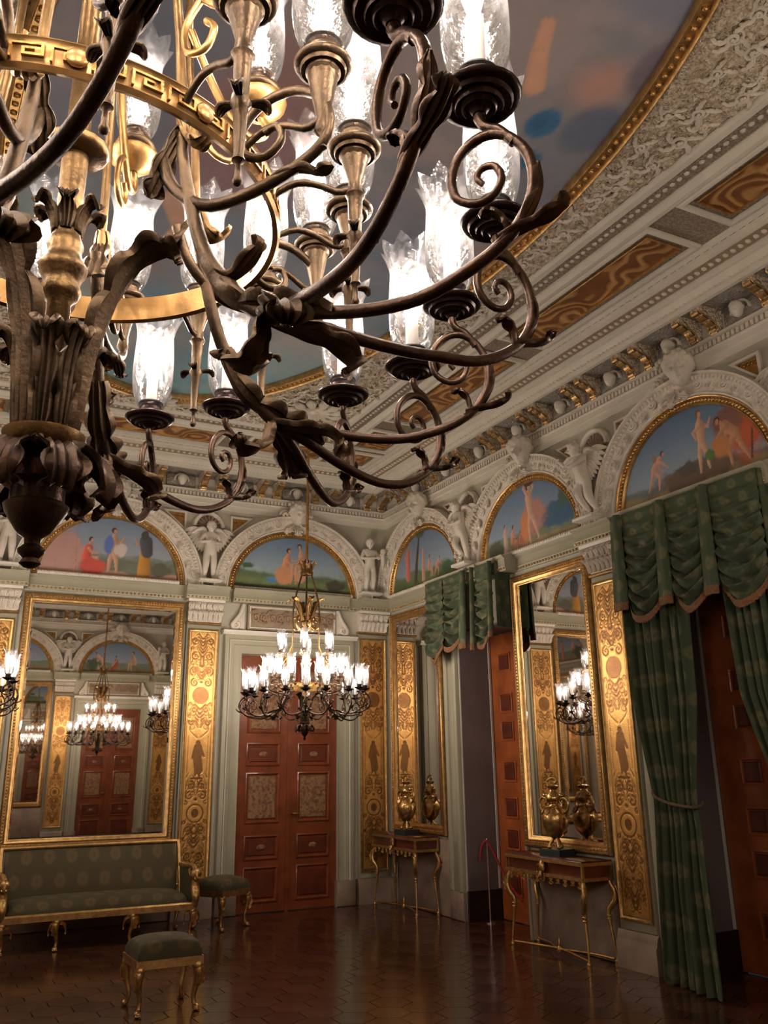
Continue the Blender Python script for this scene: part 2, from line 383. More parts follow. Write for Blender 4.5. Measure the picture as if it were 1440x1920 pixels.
# ================================================================ cornice and ceiling
def rect_ring(prof, mats, name, parent, mi=None, kind=None, smooth=35):
    vs = []; n = len(prof)
    for cx, cy in ((0,0),(1,0),(1,1),(0,1)):
        for d, z in prof: vs.append((X1-d if cx else X0+d, Y1-d if cy else Y0+d, z))
    fs = [(q*n+j, q*n+j+1, ((q+1)%4)*n+j+1, ((q+1)%4)*n+j) for q in range(4) for j in range(n-1)]
    m = MB(); m.add(vs, fs); return m.build(name, mats, parent, smooth=smooth, kind=kind)
cei = kstruct(MB().box(X0, X1, Y0, Y1, ZC+.02, ZC+.2).build('ceiling', M['stucco'], smooth=0))
cor = kstruct(obj('trim_1', None)); cor['label'] = 'white stucco cornice with gilt brackets running round the room'
rect_ring([(0,5.0),(.03,5.0),(.03,5.07),(.045,5.075),(.045,5.13),(.06,5.14),(.06,5.15),(.02,5.15),(.02,5.215),(.08,5.22),(.08,5.24),(.015,5.24),(.015,5.42)], M['pale'], 'architrave', cor)
rect_ring([(.012,5.24),(.012,5.45),(.30,5.45)], M['frieze'], 'frieze_ground', cor)
rect_ring([(.29,5.451),(.29,5.435),(.33,5.435),(.335,5.47),(.37,5.475),(.39,5.50),(.40,5.53),(.43,5.535),(.43,5.55),(.47,5.56)], M['pale'], 'crown_moulding', cor)
rect_ring([(.46,5.562),(.60,5.575),(.60,5.56),(.615,5.555),(.62,5.60),(.65,5.605),(.665,5.64),(.68,5.665)], M['pale'], 'inner_moulding', cor)
M['gap_shade'] = mat('gap_shade', (.40,.29,.19), .6, 0, .5, 90, .2, 30)  # shade of the gaps between the eggs, put into the colour as brown
rect_ring([(.472,5.561),(.597,5.572)], M['gap_shade'], 'egg_band', cor)
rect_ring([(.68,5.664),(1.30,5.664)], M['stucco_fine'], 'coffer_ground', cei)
rect_ring([(1.29,5.67),(1.30,5.63),(1.32,5.62),(1.36,5.615),(1.38,5.63),(1.39,5.65),(1.41,5.652),(1.41,5.662)], M['pale'], 'coffer_moulding', cei)
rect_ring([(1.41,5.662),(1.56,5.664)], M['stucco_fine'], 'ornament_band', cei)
rect_ring([(1.555,5.668),(1.56,5.64),(1.58,5.635),(1.62,5.635),(1.64,5.65),(1.65,5.67)], M['pale'], 'field_moulding', cei)
def run(side, d, step, fn, z=0):
    """place small pieces along one wall of the room"""
    L = (X1-X0-2*d) if side in 'AF' else (Y1-Y0-2*d); n = int(L/step); out = MB()
    for i in range(n):
        s = (i+.5)*L/n-L/2; t = MB(); fn(t)
        if side == 'A': f = lambda x, y, z: (XM+s+x, Y1+y, z)
        elif side == 'F': f = lambda x, y, z: (XM-s-x, Y0-y, z)
        elif side == 'B': f = lambda x, y, z: (X1+y, YM-s-x, z)
        else: f = lambda x, y, z: (X0-y, YM+s+x, z)
        out.add([f(*p) for p in t.v], t.f)
    return out
def allsides(name, d, step, fn, m, parent):
    for sd in 'ABFL': run(sd, d, step, fn).build(name, m, parent, kind='stuff', smooth=40)
allsides('dentils', .03, .05, lambda t: t.box(-.014,.014,-.055,-.02,5.16,5.21), M['stucco'], cor)
allsides('egg_row', .46, .075, lambda t: t.add(*sphere((0,-.53,5.568), .028, 7, 5, (.8,1.1,.7))), M['pale'], cor)
allsides('bead_row', .34, .055, lambda t: t.add(*sphere((0,-.365,5.478), .014, 6, 4)), M['stucco'], cor)
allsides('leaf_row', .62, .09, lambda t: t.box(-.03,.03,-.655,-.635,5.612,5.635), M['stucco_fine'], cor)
allsides('bead_row', 1.4, .07, lambda t: t.add(*sphere((0,-1.485,5.66), .02, 6, 4, (1.2,1,.6))), M['stucco'], cei)
# ---- gilt brackets in pairs and small masks between them
def face_mesh(r=.1, beard=0, curls=1, seed=0, n=26, m=20, tilt=1):
    """a carved head, facing -Y, centre at the origin"""
    q = np.random.RandomState(seed); vs = []
    for i in range(m+1):
        a = PI*i/m; z = -math.cos(a); rr0 = math.sin(a)
        for k in range(n):
            t = 2*PI*k/n; x = rr0*math.cos(t); y = rr0*math.sin(t)
            sx, sy, sz = x*.78, y*.85, z*1.05
            if z < 0: sx *= 1-.32*(-z)**1.3
            if y < 0:
                F = -y; g = lambda X, Z, wx, wz: math.exp(-((x-X)/wx)**2-((z-Z)/wz)**2)
                h = .50*g(0,-.12,.12,.20)+.10*g(0,.05,.08,.2)+.10*(g(.33,.16,.2,.07)+g(-.33,.16,.2,.07))-.30*(g(.30,.0,.15,.10)+g(-.30,.0,.14,.09))
                h += .06*(g(.3,-.0,.07,.05)+g(-.3,0,.07,.05))+.07*(g(.42,-.28,.18,.2)+g(-.42,-.28,.18,.2))+.16*g(0,-.47,.2,.05)-.14*g(0,-.53,.2,.03)+.09*g(0,-.59,.16,.05)+.12*g(0,-.82,.2,.12)
                sy -= h*F
            tb = min(1, max(0, (y+.62)/.5)); hair = max(0, z-(.42*(1-tb)-.35*tb))
            if curls and hair > 0:
                c = .11*math.sin(x*11+seed)*math.sin(z*10+y*7)+.16; s_ = 1+c*min(1, hair*3); sx *= s_; sy *= s_; sz *= 1+.5*c*min(1, hair*3)
            if beard and z < -.45:
                c = (.12+.10*math.sin(x*12+seed)*math.sin(z*11))*min(1, (-.45-z)*3)*min(1, (abs(x)+max(0, -.62-z))*2.5); sx *= 1+c; sy *= 1+c; sz *= 1+c*beard
            ty = sy*.966-sz*.259; sz = sy*.259+sz*.966; vs.append((sx*r, ty*r, sz*r))
    return vs, [(i*n+k, i*n+(k+1)%n, (i+1)*n+(k+1)%n, (i+1)*n+k) for i in range(m) for k in range(n)]
def bracket():
    prof = []
    for y, z in spline([(-.03,5.242),(-.07,5.245),(-.09,5.265),(-.092,5.29),(-.10,5.315),(-.135,5.338),(-.18,5.355),(-.225,5.37),(-.265,5.378),(-.288,5.40),(-.275,5.435)], 22): prof.append((y, z))
    prof += [(-.02,5.44)]
    return prof
def make_bracket(parent):
    p = bracket(); m = MB()
    for x0, x1 in ((-.05,.05),): m.ext(p, x0, x1)
    for sx in (-1, 1):
        m.lathe([(.0,-.056),(.028,-.056),(.03,-.05),(.03,.05),(.028,.056),(0,.056)], 12)
        k = len(m.v)-72
        m.v[k:] = [(z_, -.262+x_*.85, 5.415+y_*.85) for x_, y_, z_ in m.v[k:]]
        break
    m.box(-.06,.06,-.30,-.02,5.432,5.446)
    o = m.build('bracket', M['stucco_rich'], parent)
    g = MB(); pts = np.array(p[:18])
    for i0 in (1, 4, 8, 12, 16):
        seg = np.array(p[i0:i0+(3 if i0 < 4 else 4)]); mid = seg.mean(0); dr = np.array([-.8, -.6])
        off = [tuple(q+dr*(.020 if 0 < k < len(seg)-1 else .013)) for k, q in enumerate(seg)]; ring = off+[tuple(q) for q in seg[::-1]]
        g.ext(ring, -.036, .036)
    for sx in (-1, 1): g.tube([(sx*.045, q[0]-.006, q[1]-.004) for q in p[1:20]], .006, 6)
    g.build('gilt_scale', M['gilt'], o); return o
def frieze_items(side, stations, full=True):
    first = frieze_items.proto
    for s, kind in stations:
        loc, rot = W(side, s)
        if kind == 'b':
            for dxx in (-.115, .115):
                L2, _ = W(side, s+dxx if side in 'AL' else s-dxx)
                t = first['b']; c = dup_tree(t, cor); c.location = L2; c.rotation_euler = (0,0,rot)
        else:
            c = dup_tree(first['m'], cor); c.location = loc; c.rotation_euler = (0,0,rot)
pb = make_bracket(cor); pm = obj('metope', None, cor)
mm = MB().bevbox(-.20,.20,-.045,-.016,5.255,5.425,.012); 
po = mm.build('metope_panel', M['frieze'], cor)
m_ = MB(); m_.arc([(0,0),(.02,0),(.02,-.03),(0,-.03)], .085, .085, (0,-.045,5.33), n=18); aa = m_.build('niche_arch', M['pale'], po)
hv, hf = face_mesh(.070, .1, 1, 3, 22, 16); hm = MB().add([(x, y-.11, z+5.335) for x,y,z in hv], hf).build('frieze_mask', M['pale'], po)
bpy.data.objects.remove(pm)
frieze_items.proto = {'b': snap(pb), 'm': snap(po)}
def stations(cs, lo, hi, step):
    out = []
    for c in cs:
        for k in (-1, 0, 1): out.append((c+k*step, 'b'))
    return out
def fill(c0, lo, hi, step):
    st = []; k = 0
    for sgn in (-1, 1):
        s = c0 if sgn > 0 else c0-step
        while lo+.1 < s < hi-.1: st.append((s,'b')); s += sgn*step
    st.sort(); ms = [((a[0]+b2[0])/2,'m') for a, b2 in zip(st[:-1], st[1:])]
    return st+ms
frieze_items('A', fill(3.18, X0+.15, X1-.1, .82)); frieze_items('B', fill(6.48, Y0+.2, Y1-.3, .791))
frieze_items('F', fill(3.18, X0+.15, X1-.1, .82)); frieze_items('L', fill(6.48, Y0+.2, Y1-.3, .791))
for t in (pb, po):
    for ch in kids(t): bpy.data.objects.remove(ch)
    bpy.data.objects.remove(t)
# ---- coffers
def coffer(cx, cy, lx, ly, seed):
    NX = 150; NY = 30
    if ly > lx: NX, NY = NY, NX
    if abs(lx-ly) < .1: NX = NY = 40
    X, Y = np.meshgrid(np.linspace(-lx/2, lx/2, NX), np.linspace(-ly/2, ly/2, NY), indexing='ij')
    n = vnoise(X+9, Y+9, 3.2, seed, 2); r = np.sin(n*30+seed+3*np.sin(X*9)); g = np.clip((r+.1)*1.1, 0, 1)[..., None]
    c = np.array([.26,.10,.03])*(1-g)+np.array([.66,.36,.13])*g; c *= (.75+.5*vnoise(X+3,Y+5,9,seed+3,2))[..., None]
    z = .010*g[..., 0]
    vs = np.stack([X, Y, -z], -1).reshape(-1, 3); fs = [(i*NY+j, i*NY+j+1, (i+1)*NY+j+1, (i+1)*NY+j) for i in range(NX-1) for j in range(NY-1)]
    m = MB().add(vs.tolist(), fs).build('coffer_panel', M['paintgilt'], cei, (cx, cy, 5.658)); set_col(m.data, c.reshape(-1, 3))
    for nm, off, w_, h_, mt in (('gilt_fillet', .0, .018, .02, 'gilt'), ('coffer_frame', .07, .05, .035, 'pale')):
        prof = [(-off-w_, 0), (-off-w_, -h_*.6), (-off-w_*.7, -h_), (-off-w_*.2, -h_), (-off, -h_*.4), (-off, 0)]
        q = MB().frame(-lx/2, lx/2, -ly/2, ly/2, prof); q.v = [(x, z2, y2) for x, y2, z2 in q.v]; q.build(nm, M[mt], m)
M['paintgilt'] = mat('painted_gilding', (1,1,1), .38, .35, .2, 60, .1, 10, attr='Col')
pw = .34; dm = 1.0
for sx in (X0, X1):
    ys = [.0]+[Y0+dm+.25]+sorted(B_ST)+[Y1-dm-.25]; ys = ys[1:]
    for a, c in zip(ys[:-1], ys[1:]):
        a2, c2 = a+.27, c-.27
        coffer(sx+(dm if sx < 0 else -dm), (a2+c2)/2, pw, c2-a2, int(a*10)+5)
for sy in (Y0, Y1):
    xs = [X0+dm+.25]+A_ST+[X1-dm-.25]
    for a, c in zip(xs[:-1], xs[1:]):
        a2, c2 = a+.27, c-.27
        coffer((a2+c2)/2, sy+(dm if sy < 0 else -dm), c2-a2, pw, int(a*10)+40)
for cx in (X0+dm, X1-dm):
    for cy in (Y0+dm, Y1-dm): coffer(cx, cy, .34, .34, 77)
# ---- ornament field between rectangle and oval
EA, EB = 1.84, 3.97; ECX, ECY = XM, YM
def rect_r(t, d):
    hx = (X1-X0)/2-d; hy = (Y1-Y0)/2-d; c, s = math.cos(t), math.sin(t)
    return min(hx/abs(c) if abs(c) > 1e-6 else 1e9, hy/abs(s) if abs(s) > 1e-6 else 1e9)
NT, NR = 1100, 44; vs = []
ts = [2*PI*i/NT for i in range(NT)]; E_OUT = .115
for t in ts:
    tt = math.atan2(math.sin(t)*(EB+E_OUT), math.cos(t)*(EA+E_OUT)); ex = (EA+E_OUT)*math.cos(t); ey = (EB+E_OUT)*math.sin(t); re = math.hypot(ex, ey)
    rq = rect_r(math.atan2(ey, ex), 1.66)
    for j in range(NR):
        r = re+(max(rq, re)-re)*j/(NR-1); vs.append((ex/re*r, ey/re*r))
V = np.array(vs); n1 = vnoise(V[:,0]+20, V[:,1]+20, 5, 2, 3); n2 = vnoise(V[:,0]+20, V[:,1]+20, 14, 4, 2)
hh = .022*np.clip(np.sin(n1*44)*.8+.2, 0, 1)+.03*np.clip(n2-.35,0,1)
hh[::NR] = 0; hh[NR-1::NR] = 0
vs = [(ECX+V[i,0], ECY+V[i,1], 5.665-max(0,hh[i])) for i in range(len(V))]
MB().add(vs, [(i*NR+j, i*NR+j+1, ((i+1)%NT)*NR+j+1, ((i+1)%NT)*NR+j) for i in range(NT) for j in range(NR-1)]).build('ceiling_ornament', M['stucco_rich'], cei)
# shell rosettes in the four corners and middles of the short sides
for k, (cx, cy, sc) in enumerate([(XM, Y1-1.95, .25), (XM, Y0+1.95, .25)]+[(XM+sx*1.75, YM+sy*3.6, .36) for sx in (-1,1) for sy in (-1,1)]):
    m = MB()
    for i in range(12):
        a = 2*PI*i/12; d = Vector((math.cos(a), math.sin(a), 0)); sd = Vector((-d.y, d.x, 0))
        acanthus(m, [Vector((0,0,-.03))+d*sc*q+Vector((0,0,-z)) for q, z in ((.12,.0),(.4,.03),(.75,.045),(1,.02))], sc*.17, 2, .01, sd, 10)
    m.add(*sphere((0,0,-.03), sc*.16, 12, 8, (1,1,.6)))
    m.build('ceiling_rosette', M['stucco'], cei, (cx, cy, 5.66))
# carved scroll motifs scattered over the field
def motif(seed):
    r = np.random.RandomState(seed); m = MB(); m.tube([(.05*math.cos(a)*(1-a/9.5), .05*math.sin(a)*(1-a/9.5), -.012-.002*a) for a in np.linspace(-1.2, 8, 20)], .011, 5)
    for k in range(4):
        a = k*1.5+r.rand(); d = Vector((math.cos(a), math.sin(a), 0)); sd = Vector((-d.y, d.x, 0)); b0 = Vector((0, 0, -.01))
        acanthus(m, [b0+d*.03, b0+d*.06+Vector((0,0,-.018)), b0+d*.095+sd*.02+Vector((0,0,-.022)), b0+d*.12+sd*.045+Vector((0,0,-.008))], .022, 3, .006, sd, 9)
    for k in range(3): m.add(*sphere((.012*k-.01, .01*(k%2), -.028), .012, 6, 4))
    return m
mo = [motif(i).build('ornament_scroll', M['stucco'], cei) for i in range(3)]; moq = [o.data for o in mo]
for o in mo: bpy.data.objects.remove(o)
pts_ = []; rm = random.Random(5)
for _ in range(9000):
    x = rm.uniform(X0+1.74, X1-1.74); y = rm.uniform(Y0+1.74, Y1-1.74); ex, ey = (x-ECX)/(EA+.23), (y-ECY)/(EB+.23)
    if ex*ex+ey*ey < 1 or y < .8: continue
    if any((x-a)**2+(y-b_)**2 < .155**2 for a, b_ in pts_): continue
    pts_.append((x, y))
for i, (x, y) in enumerate(pts_[:290]): o = obj('ornament_scroll', moq[i%3], cei, (x, y, 5.662), rm.uniform(0, 6.28)); o.scale = (rm.uniform(.85,1.15),)*3
# gilt oval rim
def oval(prof, n=200):
    vs = []; m = len(prof)
    for i in range(n):
        a = 2*PI*i/n
        for d, z in prof: vs.append((ECX+(EA+d)*math.cos(a), ECY+(EB+d)*math.sin(a), z))
    return MB().add(vs, [(i*m+j, i*m+(j+1)%m, ((i+1)%n)*m+(j+1)%m, ((i+1)%n)*m+j) for i in range(n) for j in range(m)])
oval([(-.01,5.71),(-.01,5.65),(0,5.635),(.018,5.635),(.022,5.65),(.075,5.65),(.08,5.628),(.092,5.618),(.105,5.628),(.12,5.665),(.12,5.71)]).build('gilt_oval_rim', M['gilt'], cei)
m = MB(); NB = 300
for i in range(NB):
    a = 2*PI*i/NB; x, y = (EA+.048)*math.cos(a), (EB+.048)*math.sin(a); t = math.atan2(EB*math.cos(a), -EA*math.sin(a))
    v_, f_ = sphere((0,0,0), .024, 6, 5, (.75,1.05,.7)); m.add([(ECX+x+p[0]*math.cos(t)-p[1]*math.sin(t), ECY+y+p[0]*math.sin(t)+p[1]*math.cos(t), 5.648+p[2]) for p in v_], f_)
m.build('gilt_egg_moulding', M['gilt'], cei, kind='stuff')
# fresco
NT, NR = 360, 150; T, Rr = np.meshgrid(np.linspace(0, 2*PI, NT, endpoint=False), np.linspace(0, 1, NR), indexing='ij')
X = EA*Rr*np.cos(T); Y = EB*Rr*np.sin(T); WX = X+ECX; WY = Y+ECY
def mixc(c, m, col): return c*(1-m[..., None])+np.array(col)*m[..., None]
def sst(a, b, x): t = np.clip((x-a)/(b-a), 0, 1); return t*t*(3-2*t)
n1 = vnoise(WX+11, WY+11, .55, 21, 5); n2 = vnoise(WX+31, WY+5, 1.1, 23, 4)
c = np.zeros(X.shape+(3,))+np.array([.16,.17,.22])
c = mixc(c, sst(5, 9, WY), [.13,.27,.31]); c = mixc(c, sst(.45,.62,n1)*.7, [.30,.25,.23]); c = mixc(c, sst(.50,.66,n2)*.55, [.10,.14,.19])
c = mixc(c, sst(.55,.7,vnoise(WX+3,WY+7,.8,29,4))*sst(3,5,WY)*.6, [.24,.33,.33])
def blob(c, x, y, rx, ry, col, soft=.35, ns=0, k=1):
    d = np.sqrt(((WX-x)/rx)**2+((WY-y)/ry)**2)+ns*(n2-.5)
    return mixc(c, (1-sst(1-soft, 1, d))*k, col)
def limb(c, pts, rad, col):
    for (a, b_, r0, r1) in [(pts[i], pts[i+1], rad[i], rad[i+1]) for i in range(len(pts)-1)]:
        ax, ay = a; bx, by = b_; l2 = (bx-ax)**2+(by-ay)**2+1e-9
        t = np.clip(((WX-ax)*(bx-ax)+(WY-ay)*(by-ay))/l2, 0, 1); d = np.hypot(WX-ax-t*(bx-ax), WY-ay-t*(by-ay)); r = r0+(r1-r0)*t
        c = mixc(c, 1-sst(.82, 1.08, d/r), col); c = mixc(c, (1-sst(.3, 1, d/r))*.35, [min(1, q*1.35) for q in col])
    return c
c = blob(c, 1.6, 4.6, .8, 1.3, [.22,.11,.11], .6, .5, .8)
c = blob(c, 1.0, 6.6, .6, .8, [.20,.12,.12], .6, .5, .6)
c = blob(c, 3.30, 3.30, .32, .35, [.40,.22,.18], .9, .3, .8)
c = blob(c, 3.56, 3.02, .24, .33, [.125,.11,.14], .35, .15, .9); c = blob(c, 3.50, 3.66, .22, .30, [.10,.12,.18], .35, .15, .9)
c = blob(c, 3.18, 3.74, .13, .17, [.035,.12,.24], .3, .1, 1); c = blob(c, 3.16, 3.74, .06, .08, [.03,.09,.18], .5, .1, 1); c = blob(c, 3.33, 4.08, .09, .11, [.03,.11,.21], .3, .1, 1)
c = blob(c, 1.35, 7.3, .45, .7, [.07,.16,.24], .5, .5, .7)
c = limb(c, [(2.70,3.06),(2.80,3.27),(2.93,3.50)], [.045,.06,.075], [.45,.26,.18])
c = limb(c, [(1.2,5.6),(1.4,5.95),(1.3,6.3)], [.09,.11,.08], [.42,.25,.18])
vs = np.stack([WX, WY, np.full(X.shape, 5.70)], -1).reshape(-1, 3).tolist()
fr = MB().add(vs, [(i*NR+j, i*NR+j+1, ((i+1)%NT)*NR+j+1, ((i+1)%NT)*NR+j) for i in range(NT) for j in range(NR-1)]).build('ceiling_painting', M['paint'])
set_col(fr.data, np.clip(c*1.75, 0, 1).reshape(-1, 3)); tag(fr, 'oval ceiling painting of blue sky, grey clouds and a bare arm', 'painting')
# ================================================================ lunettes, statues, pilasters, ledges
SKIN = [.46,.27,.18]
def canvas(n=150, mz=84, rx=.86, rz=.795):
    """half-ellipse grid: rows of X over height; returns X,Z arrays"""
    T = np.linspace(0, 1, mz); X = np.zeros((mz, n)); Z = np.zeros((mz, n))
    for i, t in enumerate(T):
        z = rz*math.sin(t*PI/2*.985); hw = rx*math.sqrt(max(0, 1-(z/rz)**2)); X[i] = np.linspace(-hw, hw, n); Z[i] = z
    return X, Z
class Pic:
    def __init__(s, X, Z): s.X = X; s.Z = Z; s.c = np.zeros(X.shape+(3,)); s.n = vnoise(X+5, Z+5, 5, 3, 4); s.n2 = vnoise(X+8, Z+2, 14, 9, 3)
    def mix(s, m, col): s.c = s.c*(1-m[..., None])+np.array(col)*m[..., None]
    def sky(s, top, bot): t = np.clip(s.Z/.75+.15*(s.n-.5), 0, 1)[..., None]; s.c = np.array(bot)*(1-t)+np.array(top)*t; s.c += .03*(s.n[..., None]-.5)
    def hill(s, z0, amp, f, col, seed=1, soft=.02):
        h = z0+amp*(vnoise(s.X+seed*3., s.X*0+seed, f, seed, 3)-.5)*2; m = 1-sst(-soft, soft, s.Z-h); s.mix(m, col); s.c *= 1+((s.n2-.5)*.5*m)[..., None]
    def ell(s, x, z, rx, rz, col, soft=.15, ns=0, rot=0, k=1):
        c_, s_ = math.cos(rot), math.sin(rot); dx = s.X-x; dz = s.Z-z
        d = np.sqrt(((dx*c_+dz*s_)/rx)**2+((-dx*s_+dz*c_)/rz)**2)+ns*(s.n2-.5); s.mix((1-sst(1-soft, 1, d))*k, col)
    def limb(s, pts, rad, col):
        for a, b, r0, r1 in zip(pts[:-1], pts[1:], rad[:-1], rad[1:]):
            ax, ay = a; bx, by = b; l2 = (bx-ax)**2+(by-ay)**2+1e-9
            t = np.clip(((s.X-ax)*(bx-ax)+(s.Z-ay)*(by-ay))/l2, 0, 1); ddx = s.X-ax-t*(bx-ax); d = np.hypot(ddx, s.Z-ay-t*(by-ay)); r = r0+(r1-r0)*t
            sh = 1+.35*np.clip(-ddx/r, -1, 1); m = (1-sst(.8, 1.05, d/r))[..., None]
            s.c = s.c*(1-m)+np.array(col)*sh[..., None]*m
    def man(s, x, z, h, pose=0, skin=SKIN, robe=None, hair=(.07,.03,.02), flip=1):
        """standing / sitting / bending figure, feet at (x,z), height h"""
        P = lambda a, b: (x+flip*a*h, z+b*h)
        if pose == 0: J = dict(hd=(.0,.93), nk=(.0,.86), ch=(0,.74), hp=(.0,.52), k1=(-.06,.28), f1=(-.08,.0), k2=(.07,.27), f2=(.10,.02), e1=(-.15,.66), h1=(-.10,.54), e2=(.16,.68), h2=(.22,.80))
        elif pose == 1: J = dict(hd=(.05,.80), nk=(.03,.72), ch=(.0,.58), hp=(-.05,.33), k1=(.22,.34), f1=(.24,.0), k2=(.14,.28), f2=(.10,.0), e1=(.10,.46), h1=(.24,.48), e2=(-.12,.45), h2=(.02,.34))
        elif pose == 2: J = dict(hd=(.24,.76), nk=(.19,.72), ch=(.12,.64), hp=(-.06,.48), k1=(-.14,.26), f1=(-.26,.02), k2=(.10,.28), f2=(.06,.0), e1=(.26,.52), h1=(.36,.42), e2=(.12,.46), h2=(.24,.36))
        else: J = dict(hd=(.0,.92), nk=(.0,.86), ch=(0,.74), hp=(.02,.52), k1=(-.03,.27), f1=(-.02,.0), k2=(.12,.30), f2=(.20,.06), e1=(-.12,.92), h1=(-.04,1.03), e2=(.13,.90), h2=(.04,1.04))
        g = lambda *k: [P(*J[q]) for q in k]
        s.limb(g('hp','k1','f1'), [.075*h,.05*h,.025*h], skin); s.limb(g('hp','k2','f2'), [.075*h,.05*h,.025*h], skin)
        s.limb(g('ch','e2','h2'), [.04*h,.032*h,.022*h], [q*.9 for q in skin])
        s.limb(g('ch','hp'), [.10*h,.085*h], skin); s.limb(g('nk','ch'), [.035*h,.09*h], skin)
        if robe is not None:
            s.limb(g('ch','hp'), [.11*h,.12*h], robe); s.limb([P(*J['hp']), P((J['f1'][0]+J['f2'][0])/2, .08)], [.12*h,.15*h], robe)
        s.limb(g('ch','e1','h1'), [.042*h,.033*h,.022*h], skin)
        hx, hz = P(*J['hd']); s.ell(hx-.012*h, hz+.012*h, .062*h, .07*h, hair); s.ell(hx+.012*h*flip, hz-.01*h, .04*h, .052*h, skin)
def lunette_picture(kind):
    X, Z = canvas(); p = Pic(X, Z)
    if kind == 'robes':
        p.sky([.17,.23,.33], [.34,.36,.38]); p.hill(.30,.06,3,[.17,.20,.17],2); p.hill(.22,.04,5,[.13,.15,.11],3)
        p.ell(-.62,.22,.34,.42,[.42,.25,.22],.3,.5); p.hill(.07,.03,3,[.46,.25,.20],5); p.ell(.62,.15,.16,.1,[.10,.10,.07],.3,.8)
        p.man(-.28,.06,.50,1,robe=[.55,.09,.07]); p.ell(-.22,.12,.19,.12,[.50,.08,.06],.3,.3); p.limb([(-.42,.05),(-.44,.62)],[.006,.006],[.4,.2,.12])
        p.man(.02,.06,.58,0,robe=None); p.ell(-.04,.42,.07,.14,[.10,.16,.42],.3,.3); p.ell(.10,.36,.09,.10,[.55,.47,.42],.3,.5)
        p.man(.42,.04,.60,0,robe=[.42,.20,.04],flip=-1); p.limb([(.42,.50),(.44,.36)],[.09,.08],[.07,.07,.08]); p.ell(.40,.58,.05,.06,[.06,.06,.06])
    elif kind == 'bathers':
        p.sky([.13,.21,.32], [.36,.42,.46]); p.hill(.30,.05,2,[.26,.36,.36],2); p.hill(.24,.05,4,[.10,.14,.07],4,.03); p.hill(.16,.05,3,[.15,.20,.08],6,.04); p.ell(-.2,.16,.26,.05,[.12,.24,.34],.5,.6)
        p.hill(.07,.03,4,[.05,.05,.03],8); p.ell(.62,.13,.20,.10,[.06,.06,.04],.4,.8); p.ell(-.66,.32,.1,.05,[.05,.10,.04],.4,.9)
        p.man(-.10,.12,.56,1,skin=[.52,.24,.13],robe=None); p.ell(-.14,.22,.15,.15,[.55,.25,.13],.3,.2); p.man(.12,.16,.60,1,robe=None,flip=-1); p.ell(.10,.22,.10,.10,[.50,.28,.18],.4,.3)
        p.ell(-.32,.13,.07,.03,[.06,.20,.5],.3,.4)
    elif kind == 'grove':
        p.sky([.13,.19,.28], [.30,.36,.42]); p.hill(.24,.06,4,[.12,.17,.10],3,.03); p.hill(.16,.05,5,[.10,.14,.06],4,.03)
        p.limb([(-.22,.1),(-.16,.45),(-.08,.8)],[.05,.035,.02],[.07,.06,.05]); p.ell(-.05,.74,.12,.07,[.06,.09,.07],.4,.9)
        p.man(-.42,.16,.50,0,skin=[.50,.22,.16],robe=[.48,.17,.13]); p.limb([(.0,.1),(.0,.5)],[.05,.03],[.45,.25,.18]); p.man(.16,.10,.34,1,skin=[.46,.24,.17]); p.man(.36,.08,.3,2,skin=[.46,.24,.17])
        p.hill(.06,.02,5,[.13,.14,.05],8); p.ell(.6,.16,.2,.08,[.05,.10,.05],.4,.9)
    elif kind == 'veil':
        p.sky([.11,.19,.30], [.28,.34,.40]); p.hill(.22,.04,3,[.15,.19,.12],2); p.ell(.55,.28,.42,.16,[.05,.12,.20],.25,.5); p.ell(.66,.46,.14,.16,[.07,.12,.09],.4,.9); p.hill(.10,.04,4,[.28,.21,.12],4)
        p.ell(.10,.36,.30,.24,[.42,.20,.16],.5,.7); p.ell(-.06,.26,.10,.22,[.55,.22,.10],.3,.5); p.man(.04,.06,.70,3,skin=[.50,.31,.22]); p.ell(.05,.74,.09,.03,[.07,.04,.04])
        p.man(-.44,.04,.34,0,skin=[.48,.30,.24],robe=[.45,.33,.30]); p.man(-.30,.02,.36,1,skin=[.50,.22,.14]); p.man(-.16,.02,.26,1,skin=[.45,.16,.10]); p.ell(-.66,.12,.18,.13,[.08,.09,.06],.4,1)
    elif kind == 'forge':
        p.sky([.08,.15,.26], [.30,.36,.42]); p.hill(.16,.03,4,[.13,.15,.16],2); p.hill(.11,.05,2,[.28,.20,.10],5); p.ell(-.1,.12,.26,.10,[.12,.09,.06],.3,.6); p.ell(.1,.15,.6,.13,[.13,.09,.06],.3,.6)
        p.ell(.62,.36,.26,.30,[.45,.10,.04],.5,.8); p.ell(.46,.50,.22,.16,[.20,.09,.07],.4,.7); p.man(-.40,.12,.42,2,skin=[.48,.27,.20],robe=None); p.ell(-.40,.42,.03,.04,[.3,.15,.1])
        p.ell(-.02,.20,.12,.07,[.08,.07,.06],.3,.5); p.man(.17,.14,.56,0,skin=[.50,.30,.20],hair=(.2,.1,.05)); p.man(.50,.10,.56,2,skin=[.44,.22,.12],flip=-1); p.ell(.36,.30,.12,.12,[.45,.19,.07],.4,.4); p.ell(.24,.26,.06,.05,[.08,.16,.05])
        p.limb([(.66,.1),(.70,.34)],[.01,.01],[.1,.05,.03])
    else:
        q = sum(map(ord, kind)); r = np.random.RandomState(q); p.sky([.13,.20,.30], [.32,.37,.42]); p.hill(.26,.05,3,[.15,.19,.13],q%7+1); p.hill(.12,.04,4,[.22,.17,.09],q%5+3)
        for i in range(3): p.man(-.4+.4*i+.1*r.rand(), .07, .4+.2*r.rand(), int(r.randint(0,3)), robe=[.45*r.rand()+.05,.2*r.rand()+.03,.12*r.rand()+.03] if i % 2 else None)
        p.ell(.6,.2,.2,.15,[.06,.09,.05],.4,.9)
